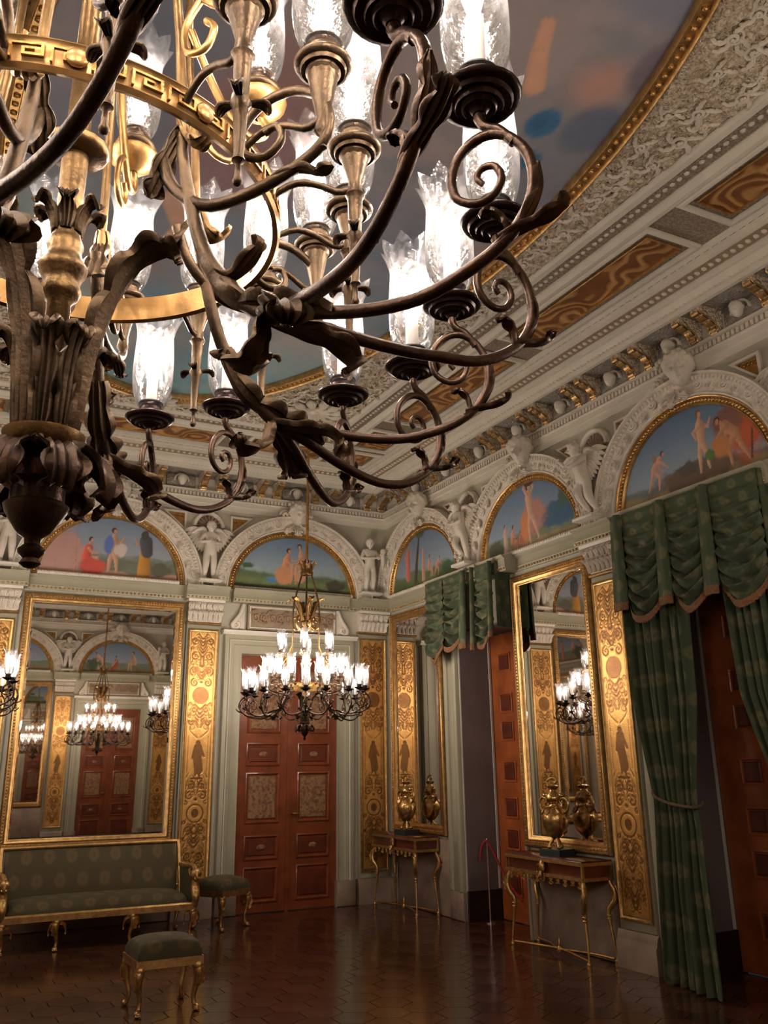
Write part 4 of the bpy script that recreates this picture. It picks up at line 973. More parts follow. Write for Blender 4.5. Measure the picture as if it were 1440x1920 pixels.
mirror('F', 1.95, 1.93, .85, 3.70, 'gilt framed mirror on the wall behind the viewer, reflected in the sofa mirror')
for yy in (5.2,): mirror('L', yy, 1.6, .85, 3.70, 'gilt framed mirror on the left hand wall, outside the frame')
# dado and skirting
def dado(side, s0, s1, z1=.84, d=.03, nm='dado_panel', m='marble'):
    if s1 < s0: s0, s1 = s1, s0
    (x, y, z), r = W(side, (s0+s1)/2); h = (s1-s0)/2
    MB().bevbox(-h, h, -d, -.001, .002, z1, .008).build(nm, M[m], wallpart(side), (x, y, 0), r)
dado('A', .96, 2.93); dado('B', 6.75, 8.03); dado('B', 9.30, 10.9); dado('F', .96, 2.93)
for side, a, b_ in (('A',3.42,3.45),('A',5.31,5.34),('B',9.29,9.58),('B',10.97,11.14)):
    dado(side, a, b_, .30, .05, 'baseboard_piece')
for nm, (side, a, b_) in {'baseboard_left': ('L', Y0+.05, Y1-.05), 'baseboard_right': ('B', Y0+.05, 3.85)}.items():
    (x, y, z), r = W(side, (a+b_)/2); kstruct(MB().bevbox(-(b_-a)/2+.2, (b_-a)/2-.2, -.028, -.001, .002, .26, .01).build(nm, M['marble'], None, (x, y, 0), r))
for side, a, b_ in (('A',3.43,3.455),('A',5.31,5.345)):
    pass
# sage jamb strips flanking the first opening and next to the corner mirror
for y0, y1 in ((9.29,9.58),):
    (x, y, z), r = W('B', (y0+y1)/2); h = (y1-y0)/2
    for k, (u0, u1, dd) in enumerate(((-h,-h+.07,.05),(-h+.075,h-.08,.03),(h-.075,h,.06))):
        MB().bevbox(u0, u1, -dd, -.001, .30, 3.74, .01).build('jamb_strip', M['sage'], wb, (x, y, 0), r)
for y0, y1 in ((6.13,6.22),(8.03,8.06)):
    (x, y, z), r = W('B', (y0+y1)/2); h = (y1-y0)/2
    MB().bevbox(-h, h, -.05, -.001, .002, 3.74, .01).build('jamb_strip', M['sage'], wb, (x, y, 0), r)
# ================================================================ chandeliers
def sp2(p, n): return spline(p, n)
def rz(path, az, r0=0, z0=0): c_, s_ = math.cos(az), math.sin(az); return [(r*c_, r*s_, z) for r, z in path]
def L_(z): return z-1.95
M['bronze2'] = mat('gilt_bronze', (.22,.135,.06), .38, .88, .15, 140, .5, 22)
def glass_mesh():
    prof = [(.024,.036),(.033,.05),(.040,.072),(.0435,.10),(.044,.14),(.042,.18),(.0405,.205),(.042,.222),(.046,.238),(.051,.25),(.056,.262)]
    P = sp2(prof, 22).tolist(); m = MB()
    def fn(q, a, r, z):
        k = max(0, (z-.215)/.047); s_ = 1+.10*k*math.cos(8*a); return (q[0]*s_, q[1]*s_, z+.010*k*k*math.cos(8*a))
    m.lathe(P, 32, fn=fn); return m
def chandelier():
    root = obj('chandelier', None)
    GM = glass_mesh()
    pan = lambda R_, m_: MB().lathe([(0,-.012),(.008,-.012),(.012,-.006),(.017,-.003),(.020,-.006),(.024,-.001),(R_*.55,-.003),(R_*.6,.003),(R_*.75,.002),(R_*.8,.007),(R_*.93,.008),(R_,.013),(R_*1.0,.015),(R_*.96,.017),(R_*.5,.013),(.02,.014),(.021,.018),(.024,.022),(.0235,.044),(.027,.046),(.026,.049),(.019,.047),(.018,.018),(0,.018)], 24)
    protos = {}
    def lamp(parent, loc, big=0):
        """drip pan > nothing; shade, candle, bulb: sub-parts of the arm"""
        if not protos:
            protos['pan0'] = pan(.053, 0).build('drip_pan', M['panmetal'], parent).data
            protos['pan1'] = pan(.040, 0).build('drip_pan', M['bronze'], parent).data
            protos['glass'] = GM.build('glass_shade', M['glass'], parent, smooth=60).data
            protos['candle'] = MB().lathe([(0,.02),(.012,.02),(.012,.135),(.010,.14),(0,.14)], 12).build('candle_tube', M['candle'], parent).data
            protos['bulb'] = MB().lathe([(0,.14),(.009,.146),(.015,.168),(.012,.19),(.004,.208),(0,.212)], 8).build('bulb', M['bulb'], parent).data
            for o in list(kids(parent)):
                if o.data in protos.values(): bpy.data.objects.remove(o)
        obj('drip_pan', protos['pan1' if big else 'pan0'], parent, loc)
        for k in ('glass','candle','bulb'): obj({'glass':'glass_shade','candle':'candle_tube','bulb':'bulb'}[k], protos[k], parent, loc)
    # --- column
    col = MB().lathe([(0,L_(1.951)),(.008,L_(1.953)),(.014,L_(1.958)),(.010,L_(1.965)),(.017,L_(1.972)),(.018,L_(1.977)),(.010,L_(1.984)),(.011,L_(1.992)),(.022,L_(2.0)),(.034,L_(2.018)),(.041,L_(2.03)),(.043,L_(2.037)),(.036,L_(2.042)),(.036,L_(2.06)),(.05,L_(2.068)),(.05,L_(2.09)),(.03,L_(2.10)),(.03,L_(2.108)),(0,L_(2.108))], 20)
    col.build('finial', M['darkbronze'], root)
    MB().lathe([(.028,L_(2.106)),(.040,L_(2.112)),(.050,L_(2.124)),(.055,L_(2.136)),(.055,L_(2.14)),(.045,L_(2.142)),(.02,L_(2.145)),(0,L_(2.145))], 28).build('bowl', M['bronze2'], root)
    lv = MB()
    for k in range(8):
        a = 2*PI*k/8+.2; acanthus(lv, rz([(.03,L_(2.102)),(.055,L_(2.112)),(.083,L_(2.098)),(.098,L_(2.068)),(.092,L_(2.045)),(.083,L_(2.050))], a), .034, 4, .003, (-math.sin(a), math.cos(a), 0), 12)
    lv.build('lower_leaf_ring', M['darkbronze'], root)
    st = MB().lathe([(.017,L_(2.14)),(.017,L_(2.345)),(.026,L_(2.355)),(.030,L_(2.365)),(.026,L_(2.375)),(.028,L_(2.385)),(.034,L_(2.395)),(.036,L_(2.405)),(.028,L_(2.415)),(.024,L_(2.43)),(.027,L_(2.44)),(.023,L_(2.45)),(.020,L_(2.46)),(.018,L_(2.48)),(.020,L_(2.60)),(.045,L_(2.603)),(.050,L_(2.609)),(.050,L_(2.617)),(.04,L_(2.622)),(.02,L_(2.63)),(.018,L_(2.65)),(.016,L_(2.95)),(.024,L_(2.97)),(.03,L_(3.0)),(.02,L_(3.02)),(.02,L_(3.10)),(.05,L_(3.13)),(.07,L_(3.17)),(.075,L_(3.20)),(.05,L_(3.22)),(.03,L_(3.27)),(.055,L_(3.30)),(.035,L_(3.34)),(.012,L_(3.40)),(.010,L_(3.72)),(.0,L_(3.72))], 16)
    def flute(q, a, r, z): return q
    st.build('central_column', M['bronze2'], root)
    lc = MB()
    for k in range(6):
        a = 2*PI*k/6+.3; acanthus(lc, rz([(.02,L_(2.462)),(.024,L_(2.485)),(.035,L_(2.505)),(.048,L_(2.508)),(.052,L_(2.495))], a), .017, 2, .003, (-math.sin(a), math.cos(a), 0), 10)
    lc.build('leaf_collar', M['bronze'], root)
    for k in range(9):
        a = 2*PI*k/9-.45; big = 1 if k % 3 == 0 else 0
        p = [(.040,L_(2.142)),(.047,L_(2.20)),(.055,L_(2.27)),(.072,L_(2.34)),(.098,L_(2.40)),(.130,L_(2.432)),(.158,L_(2.432)),(.170,L_(2.415))] if big else [(.040,L_(2.142)),(.044,L_(2.18)),(.048,L_(2.225)),(.056,L_(2.265)),(.070,L_(2.285)),(.082,L_(2.275)),(.083,L_(2.262))]
        acanthus(MB(), rz(p, a), .040 if big else .022, 6 if big else 4, .003, (-math.sin(a), math.cos(a), 0), 40, .3, base=.42).build('acanthus_leaf', M['bronze'], root)
    # --- greek key ring
    RR = .31; m = MB().lathe([(RR-.004,L_(2.483)),(RR+.004,L_(2.480)),(RR+.008,L_(2.486)),(RR+.004,L_(2.491)),(RR+.004,L_(2.520)),(RR+.008,L_(2.525)),(RR+.004,L_(2.530)),(RR-.004,L_(2.528)),(RR-.004,L_(2.483))], 96)
    rg = m.build('ring', M['brass'], root); ky = MB(); NK = 42
    for i in range(NK):
        a0 = 2*PI*i/NK; u = 2*PI/NK
        for (s0, s1, z0, z1) in ((.05,.12,0,1),(.05,.90,.88,1),(.82,.90,.2,1),(.36,.90,.2,.34),(.36,.44,.2,.68),(.36,.66,.56,.68)):
            A0, A1 = a0+s0*u, a0+s1*u; zz0, zz1 = L_(2.494)+z0*.023, L_(2.494)+z1*.023; r0, r1 = RR+.004, RR+.0075
            vs = [(r*math.cos(a), r*math.sin(a), z) for z in (zz0, zz1) for r, a in ((r0,A0),(r1,A0),(r1,A1),(r0,A1))]
            ky.add(vs, [(0,1,2,3),(7,6,5,4),(0,4,5,1),(1,5,6,2),(2,6,7,3)])
    ky.build('greek_key', M['giltdark'], rg, kind='stuff', smooth=0)
    sc_ = MB()
    for k in range(12):
        a = 2*PI*k/12+.14+PI/12; v, f = sphere((0,0,0), .014, 10, 6, (.4,1,1)); sc_.add([((RR+.008+p[0])*math.cos(a)-p[1]*math.sin(a), (RR+.008+p[0])*math.sin(a)+p[1]*math.cos(a), L_(2.505)+p[2]) for p in v], f)
    sc_.build('boss', M['brass'], rg, kind='stuff')
    TH = math.radians(8); R1, ZP1 = .645, 2.425
    ARM = [(.37,2.232),(.42,2.222),(.47,2.205),(.52,2.193),(.57,2.19),(.62,2.203),(.665,2.23),(.692,2.262),(.704,2.3),(.70,2.338),(.683,2.366),(.66,2.380),(.635,2.376),(.614,2.356),(.606,2.33),(.612,2.303),(.634,2.289),(.656,2.295),(.667,2.315),(.660,2.334),(.645,2.336),(.637,2.324),(.644,2.314)]
    ADJ = {(1,0):(-2.2,-.013),(1,-1):(1.3,.005),(0,1):(-1.3,-.021),(0,0):(-.6,-.028),(0,-1):(5.6,.033),(5,1):(7.5,.045),(5,0):(1.1,.036),(5,-1):(1.8,.005)}
    def armpts(off):
        L = math.hypot(R1*math.cos(off)-.37, R1*math.sin(off)); ex = L-.275; A = sp2(ARM, 64); s = A[:, 0]-.37
        return s+ex*np.clip(s/.2, 0, 1)*np.where(np.arange(64) < 30, 1, 1), A[:, 1], L
    for k in range(6):
        az = TH+k*PI/3
        # hanging rod with leaf node, down to the junction
        st_ = obj('branch', None, root)
        rod = MB().tube(rz([(r, L_(z)) for r, z in sp2([(.06,3.74),(.12,3.55),(.165,3.35),(.165,3.1),(.17,2.9),(.19,2.73),(.20,2.60),(.205,2.55)], 24)], az), .0075, 8)
        acanthus(rod, rz([(.198,L_(2.60)),(.215,L_(2.56)),(.235,L_(2.54)),(.255,L_(2.555)),(.262,L_(2.575))], az), .022, 3, .003, (-math.sin(az), math.cos(az), 0), 12)
        rod.build('hanging_rod', M['bronze2'], root)
        stem = MB().tube(rz([(r, L_(z)) for r, z in sp2([(.205,2.56),(.21,2.52),(.225,2.455),(.255,2.36),(.30,2.293),(.345,2.25),(.385,2.232)], 26)], az), [.008+.006*i/25 for i in range(26)], 8)
        acanthus(stem, rz([(.205,L_(2.58)),(.18,L_(2.54)),(.16,L_(2.50)),(.15,L_(2.48))], az), .024, 3, .003, (-math.sin(az), math.cos(az), 0), 12)
        acanthus(stem, rz([(.27,L_(2.325)),(.30,L_(2.31)),(.33,L_(2.33)),(.345,L_(2.35)),(.335,L_(2.358))], az), .018, 3, .003, (-math.sin(az), math.cos(az), 0), 12)
        acanthus(stem, rz([(.26,L_(2.34)),(.30,L_(2.275)),(.36,L_(2.245)),(.41,L_(2.235)),(.455,L_(2.222))], az), .034, 5, .004, (-math.sin(az), math.cos(az), 0), 18, .5)
        for da in (-.5, .5):
            acanthus(stem, [Vector(rz([(.36,L_(2.235))], az)[0])+Vector((math.cos(az+da*1.6), math.sin(az+da*1.6), 0))*d+Vector((0,0,zz)) for d, zz in ((0,0),(.045,-.012),(.085,-.02),(.115,-.045),(.10,-.06))], .030, 4, .003, (-math.sin(az+da*1.6), math.cos(az+da*1.6), 0), 14)
        acanthus(stem, rz([(.35,L_(2.235)),(.345,L_(2.205)),(.325,L_(2.185)),(.30,L_(2.19)),(.295,L_(2.205))], az), .028, 4, .003, (-math.sin(az), math.cos(az), 0), 12)
        bpy.data.objects.remove(st_)
        stem.build('branch_stem', M['bronze'], root)
        P0 = Vector(rz([(.37, 0)], az)[0])
        for j in (-1, 0, 1):
            da_, dz_ = ADJ.get((k,j),(0,0)); off = j*math.radians(18.5)+math.radians(da_); s, z, L = armpts(off); z = z+dz_*np.clip(s/.25, 0, 1); E1 = Vector((R1*math.cos(az+off), R1*math.sin(az+off), 0)); D = (E1-P0).normalized(); sd = Vector((-D.y, D.x, 0))
            P = [P0+D*s[i]+Vector((0,0,L_(z[i]))) for i in range(64)]
            rad = [.0095-.003*i/30 if i < 30 else .0068-.0028*(i-30)/34 for i in range(64)]
            m = MB().tube(P, rad, 8)
            q = lambda r, zz: P0+D*(r-.37+L-.275)+Vector((0,0,L_(zz)+dz_))
            m.tube(sp2([q(.684,2.36), q(.668,2.383), q(.652,2.392), q(.645,2.404), q(.645,2.416)], 12), [.0065]*9+[.008,.006,.008], 8)
            acanthus(m, [q(.66,2.235), q(.695,2.245), q(.72,2.252), q(.738,2.266), q(.734,2.276)], .016, 3, .003, sd, 12)
            acanthus(m, [q(.67,2.24), q(.665,2.262), q(.65,2.275), q(.638,2.27)], .012, 3, .003, sd, 10)
            acanthus(m, [q(.655,2.222), q(.69,2.25), q(.71,2.29), q(.709,2.325)], .012, 3, .003, sd, 12, .6)
            a = m.build('candle_arm', M['darkbronze'], root); lamp(a, tuple(E1+Vector((0,0,L_(ZP1)+dz_))))
        # middle tier: scroll from the node carries three sockets over the ring
        sm = MB().tube(rz([(r, L_(z)) for r, z in sp2([(.17,2.54),(.19,2.49),(.22,2.455),(.265,2.43),(.333,2.432),(.399,2.45),(.437,2.475),(.445,2.51),(.43,2.55),(.385,2.575),(.335,2.568),(.308,2.535),(.315,2.495),(.348,2.482),(.372,2.50),(.365,2.525),(.345,2.52)], 50)], az), [.0095-.004*i/49 for i in range(50)], 8)
        acanthus(sm, rz([(.36,L_(2.44)),(.40,L_(2.445)),(.43,L_(2.43)),(.45,L_(2.435))], az), .014, 3, .003, (-math.sin(az), math.cos(az), 0), 10)
        sm.build('scroll_bracket', M['bronze'], root)
        for j in (-1, 0, 1):
            a2 = az+j*math.radians(20); rr2, z2 = .435, 2.565+(.02 if j == 0 else 0)
            so = MB().lathe([(0,L_(2.315)),(.004,L_(2.317)),(.006,L_(2.322)),(.004,L_(2.328)),(.003,L_(2.345)),(.008,L_(2.35)),(.006,L_(2.356)),(.009,L_(2.42)),(.013,L_(2.428)),(.009,L_(2.436)),(.011,L_(2.49)),(.015,L_(2.497)),(.011,L_(2.505)),(.010,L_(2.52)),(.018,L_(2.548)),(.022,L_(z2)),(0,L_(z2))] if abs(j) else [(0,L_(2.46)),(.006,L_(2.465)),(.004,L_(2.48)),(.012,L_(2.49)),(.008,L_(2.51)),(.018,L_(2.56)),(.022,L_(z2)),(0,L_(z2))], 12, (rr2*math.cos(a2), rr2*math.sin(a2), 0))
            so.tube(rz([(r, L_(z)) for r, z in sp2([(.31,2.505),(.345,2.525),(.38,2.52),(.41,2.505),(.43,2.51)], 12)], a2), .0055, 7)
            if j:
                for t in range(3):
                    b_ = 2*PI*t/3; cx, cy = rr2*math.cos(a2), rr2*math.sin(a2)
                    acanthus(so, [(cx+.008*math.cos(b_), cy+.008*math.sin(b_), L_(2.432)), (cx+.028*math.cos(b_), cy+.028*math.sin(b_), L_(2.436)), (cx+.036*math.cos(b_), cy+.036*math.sin(b_), L_(2.426))], .009, 1, .002, (-math.sin(b_), math.cos(b_), 0), 8)
            s_o = so.build('socket', M['bronze'], root); lamp(s_o, (rr2*math.cos(a2), rr2*math.sin(a2), L_(z2)), 1)
        # upper tier
        a3 = az-math.radians(4)
        up_ = MB().tube(rz([(r, L_(z)) for r, z in sp2([(.168,2.93),(.20,2.86),(.24,2.79),(.28,2.755),(.31,2.765),(.315,2.79),(.30,2.81),(.30,2.825)], 24)], a3), .0075, 8)
        up_.tube(rz([(r, L_(z)) for r, z in sp2([(.24,2.79),(.21,2.75),(.215,2.70),(.25,2.69),(.265,2.72),(.25,2.74)], 18)], a3), .006, 7)
        up_.lathe([(.008,L_(2.80)),(.022,L_(2.805)),(.034,L_(2.815)),(.048,L_(2.828)),(.05,L_(2.836)),(.02,L_(2.845)),(0,L_(2.845))], 20, (.30*math.cos(a3), .30*math.sin(a3), 0))
        uo = up_.build('upper_arm', M['brass'], root); lamp(uo, (.30*math.cos(a3), .30*math.sin(a3), L_(2.845)), 1)
        # gilt crown scrolls
        g = MB().tube(rz([(r, L_(z)) for r, z in sp2([(.05,3.16),(.11,3.12),(.155,3.17),(.15,3.24),(.11,3.26),(.10,3.22),(.125,3.20)], 26)], az+.3), .011, 7)
        acanthus(g, rz([(.04,L_(3.2)),(.09,L_(3.30)),(.14,L_(3.42)),(.19,L_(3.46)),(.205,L_(3.43))], az+.3), .035, 4, .004, (-math.sin(az+.3), math.cos(az+.3), 0), 16)
        g.build('crown_scroll', M['brass'], root)
    cr = MB().lathe([(.05,L_(3.73)),(.07,L_(3.735)),(.075,L_(3.76)),(.062,L_(3.78)),(.066,L_(3.82)),(.085,L_(3.845)),(.075,L_(3.85)),(.055,L_(3.82)),(.05,L_(3.77)),(.05,L_(3.73))], 24)
    for k in range(8):
        a = 2*PI*k/8; acanthus(cr, rz([(.07,L_(3.80)),(.085,L_(3.85)),(.105,L_(3.875)),(.115,L_(3.86))], a), .024, 2, .003, (-math.sin(a), math.cos(a), 0), 9)
    cr.tube([(0,-.07,L_(3.76)),(0,.07,L_(3.76))], .008, 6).tube([(-.07,0,L_(3.76)),(.07,0,L_(3.76))], .008, 6)
    cr.build('top_crown', M['brass'], root)
    hk = MB().tube([(.02*math.sin(t), 0, L_(3.86)+.03*(1-math.cos(t))) for t in np.linspace(0, 2*PI, 14)], .006, 6); hk.tube([(0,0,L_(3.72)),(0,0,L_(3.86))], .008, 6); hk.build('hook', M['darkbronze'], root)
    MB().tube([(0,0,L_(3.91)),(0,0,L_(4.6)),(0,0,L_(5.68))], .017, 8).build('hanging_cord', M['giltdark'], root)
    return root
ch0 = chandelier(); CT = snap(ch0)
CX_, CY_ = .110, 1.222
ch0.location = (CX_, CY_, 1.95); tag(ch0, 'large bronze chandelier hanging close overhead with etched glass shades', 'chandelier', 'bronze chandeliers')
for x, y, lab in ((3.725, 9.0, 'lit chandelier hanging in front of the double door'), (.13, 9.0, 'lit chandelier cut off by the left edge of the picture'), (3.725, 1.22, 'chandelier seen only reflected in the sofa mirror')):
    c = dup(CT, (x, y, 1.95), 0, lab, 'bronze chandeliers'); c['category'] = 'chandelier'
# ================================================================ furniture
def leg_tube(mb, pts, rads, n=9): mb.tube(spline(pts, 24), np.interp(np.linspace(0,1,24), np.linspace(0,1,len(rads)), rads).tolist(), n); return mb
def paw(mb, x, y, r=.03, dx=0, dy=-1):
    mb.add(*sphere((x+dx*.012, y+dy*.012, r*.8), r, 10, 7, (1,1.15,.8)))
    for k in (-1, 0, 1): mb.add(*sphere((x+dx*.03+k*.014*abs(dy), y+dy*.03+k*.014*abs(dx), r*.45), r*.42, 7, 5, (1,1.3,.9)))
def cabriole(H_, sx, sy, name, parent, m, top=.035):
    mb = MB(); leg_tube(mb, [(0,0,H_),(sx*.018,sy*.018,H_*.82),(sx*.012,sy*.012,H_*.6),(-sx*.006,-sy*.006,H_*.3),(0,0,H_*.12),(sx*.006,sy*.006,.03)], [top,top*1.15,top*.72,top*.5,top*.46,top*.6])
    acanthus(mb, [(sx*.02,sy*.03,H_*.95),(sx*.035,sy*.045,H_*.8),(sx*.03,sy*.04,H_*.6),(sx*.02,sy*.03,H_*.5)], .03, 3, .005, (1,0,0), 10)
    mb.add(*sphere((sx*.01, sy*.012, H_*.93), top*1.25, 10, 8)); paw(mb, sx*.008, sy*.008, .028, 0, sy); return mb
def cushion(x0, x1, y0, y1, z0, z1, nm, parent, m, nx=24, ny=16, puff=.35, sc=1):
    """domed cushion with rounded edges and uv in metres"""
    top = []; X = np.linspace(-1, 1, nx); Y = np.linspace(-1, 1, ny); vs = []; uv = []
    def hz(u, v): return (max(0, 1-abs(u)**6)*max(0, 1-abs(v)**6))**.35
    for u in X:
        for v in Y:
            k = hz(u, v); d = 1-puff*(u*u*.5+v*v*.5); ins = 1-.03*(1-k)
            vs.append(((x0+x1)/2+u*(x1-x0)/2*ins, (y0+y1)/2+v*(y1-y0)/2*ins, z0+(z1-z0)*(.35+.65*k*d))); uv.append((u*(x1-x0)/2, v*(y1-y0)/2-(1 if v < 0 else -1)*(z1-vs[-1][2])+(-.105 if x1-x0 < 1 else -.03)))
    n = len(vs); f = [(i*ny+j, (i+1)*ny+j, (i+1)*ny+j+1, i*ny+j+1) for i in range(nx-1) for j in range(ny-1)]
    ring = [i*ny for i in range(nx)]+[(nx-1)*ny+j for j in range(1, ny)]+[i*ny+ny-1 for i in range(nx-2, -1, -1)]+[j for j in range(ny-2, 0, -1)]
    b0 = len(vs)
    for q in ring: x, y, z = vs[q]; vs.append((x, y, z0)); uv.append((uv[q][0]+(0), uv[q][1]-(z-z0)*1.0))
    R = len(ring); f += [(ring[i], b0+i, b0+(i+1)%R, ring[(i+1)%R]) for i in range(R)]; f.append(tuple(b0+i for i in range(R-1,-1,-1)))
    o = MB().add(vs, f).build(nm, m, parent, smooth=50); set_uv(o.data, uv); return o
def stool(label, loc, rot, w_=.50, d_=.44, H_=.47):
    t = thing('stool', label, 'stool', loc, rot); hs = H_-.13
    cushion(-w_/2+.005, w_/2-.005, -d_/2+.005, d_/2-.005, hs+.02, H_+.03, 'seat_cushion', t, M['sofafab'], puff=.5)
    MB().box(-w_/2,w_/2,-d_/2,-d_/2+.035,hs-.035,hs+.022).box(-w_/2,w_/2,d_/2-.035,d_/2,hs-.035,hs+.022).box(-w_/2,-w_/2+.035,-d_/2+.035,d_/2-.035,hs-.035,hs+.022).box(w_/2-.035,w_/2,-d_/2+.035,d_/2-.035,hs-.035,hs+.022).build('seat_rail', M['gilt'], t, smooth=0)
    for sx in (-1, 1):
        for sy in (-1, 1): cabriole(hs-.02, sx, sy, 'leg', t, M['gilt']).build('leg', M['gilt'], t, (sx*(w_/2-.045), sy*(d_/2-.045), 0))
    return t
stool('gilt stool with a green cushion standing alone on the parquet', (1.905, 7.33, 0), math.radians(1))
stool('gilt stool with a dull green cushion between the sofa and the double door', (3.33, 10.42, 0), math.radians(32), .50, .46, .50)
# sofa
t = thing('sofa', 'green damask sofa with carved gilt frame below the large mirror', 'sofa', (1.94, 10.25, 0))
Wd = 1.90
cushion(-Wd/2+.03, Wd/2-.03, -.30, .30, .30, .46, 'seat', t, M['sofafab'], 50, 16, .15)
mb = MB(); nx, nz = 30, 14; vs = []; uv = []
for i in range(nx):
    for j in range(nz):
        u, v = i/(nx-1), j/(nz-1); x = -Wd/2+.05+u*(Wd-.10); z = .40+v*.47; y = .24+.16*v-.035*math.sin(PI*v)*math.sin(PI*u)**.3; vs.append((x, y, z)); uv.append((x, z))
for i in range(nx):
    for j in range(nz): x, y, z = vs[i*nz+j]; vs.append((x, .36+.10*j/(nz-1), z)); uv.append((x, z))
o2 = nx*nz; f = [(i*nz+j, (i+1)*nz+j, (i+1)*nz+j+1, i*nz+j+1) for i in range(nx-1) for j in range(nz-1)]
f += [(o2+i*nz+j, o2+i*nz+j+1, o2+(i+1)*nz+j+1, o2+(i+1)*nz+j) for i in range(nx-1) for j in range(nz-1)]
f += [(i*nz, o2+i*nz, o2+(i+1)*nz, (i+1)*nz) for i in range(nx-1)]+[(i*nz+nz-1, (i+1)*nz+nz-1, o2+(i+1)*nz+nz-1, o2+i*nz+nz-1) for i in range(nx-1)]
bk = mb.add(vs, f).build('backrest', M['sofafab'], t, smooth=50); set_uv(bk.data, uv)
mb = MB().tube([(-Wd/2,.42,.895),(-.5,.42,.90),(0,.42,.90),(.5,.42,.90),(Wd/2,.42,.895)], .024, 10)
for sx in (-1, 1): mb.tube(spline([(sx*(Wd/2-.01),.22,.30),(sx*(Wd/2-.01),.27,.50),(sx*(Wd/2-.01),.33,.66),(sx*(Wd/2-.01),.42,.90)], 14), .026, 8)
mb.build('back_frame', M['gilt'], t)
MB().ext([(-.31,.27),(-.335,.275),(-.34,.33),(-.325,.345),(-.30,.345),(-.30,.27)], -Wd/2, Wd/2).box(-Wd/2,-Wd/2+.04,-.30,.36,.27,.34).box(Wd/2-.04,Wd/2,-.30,.36,.27,.34).box(-Wd/2,Wd/2,.32,.36,.27,.34).build('seat_rail', M['gilt'], t, smooth=0)
for sx in (-1, 1):
    mb = MB().tube(spline([(sx*(Wd/2+.0),.30,.66),(sx*(Wd/2+.0),.10,.66),(sx*(Wd/2+.0),-.12,.68),(sx*(Wd/2+.0),-.26,.67),(sx*(Wd/2+.0),-.32,.62),(sx*Wd/2,-.28,.58)], 24), .028, 9)
    ar = mb.build('arm_rest', M['gilt'], t)
    sv, sf = face_mesh(.065, .1, 1, 4, 20, 14); MB().add([(sx*Wd/2+x, -.31+y, .60+z) for x,y,z in sv], sf).build('sphinx_head', M['gilt'], ar)
    fig = MB(); leg_tube(fig, [(sx*Wd/2,-.30,.56),(sx*Wd/2,-.29,.48),(sx*Wd/2,-.33,.40),(sx*Wd/2,-.31,.30)], [.035,.05,.045,.03])
    for q in (-1, 1): acanthus(fig, [(sx*Wd/2+q*.02,-.27,.50),(sx*Wd/2+q*.03,-.20,.60),(sx*Wd/2+q*.02,-.10,.64)], .04, 3, .006, (0,.5,1), 10)
    fig.build('arm_support', M['gilt'], ar)
    MB().bevbox(sx*Wd/2-.02, sx*Wd/2+.02, -.24, .28, .35, .64, .01).build('side_panel', M['sofafab'], t)
for x in (-Wd/2+.03, -.42, .30, Wd/2-.03):
    mb = cabriole(.28, 1 if x > 0 else -1, -1, 'leg', t, M['gilt'], .032)
    for q in (-1, 1): acanthus(mb, [(0,-.02,.27),(q*.06,-.03,.24),(q*.085,-.03,.18),(q*.07,-.03,.16)], .03, 3, .005, (0,0,1), 9)
    mb.build('leg', M['gilt'], t, (x, -.29, 0))
for x in (-Wd/2+.03, Wd/2-.03): cabriole(.28, 1 if x > 0 else -1, 1, 'leg', t, M['gilt'], .028).build('leg', M['gilt'], t, (x, .30, 0))
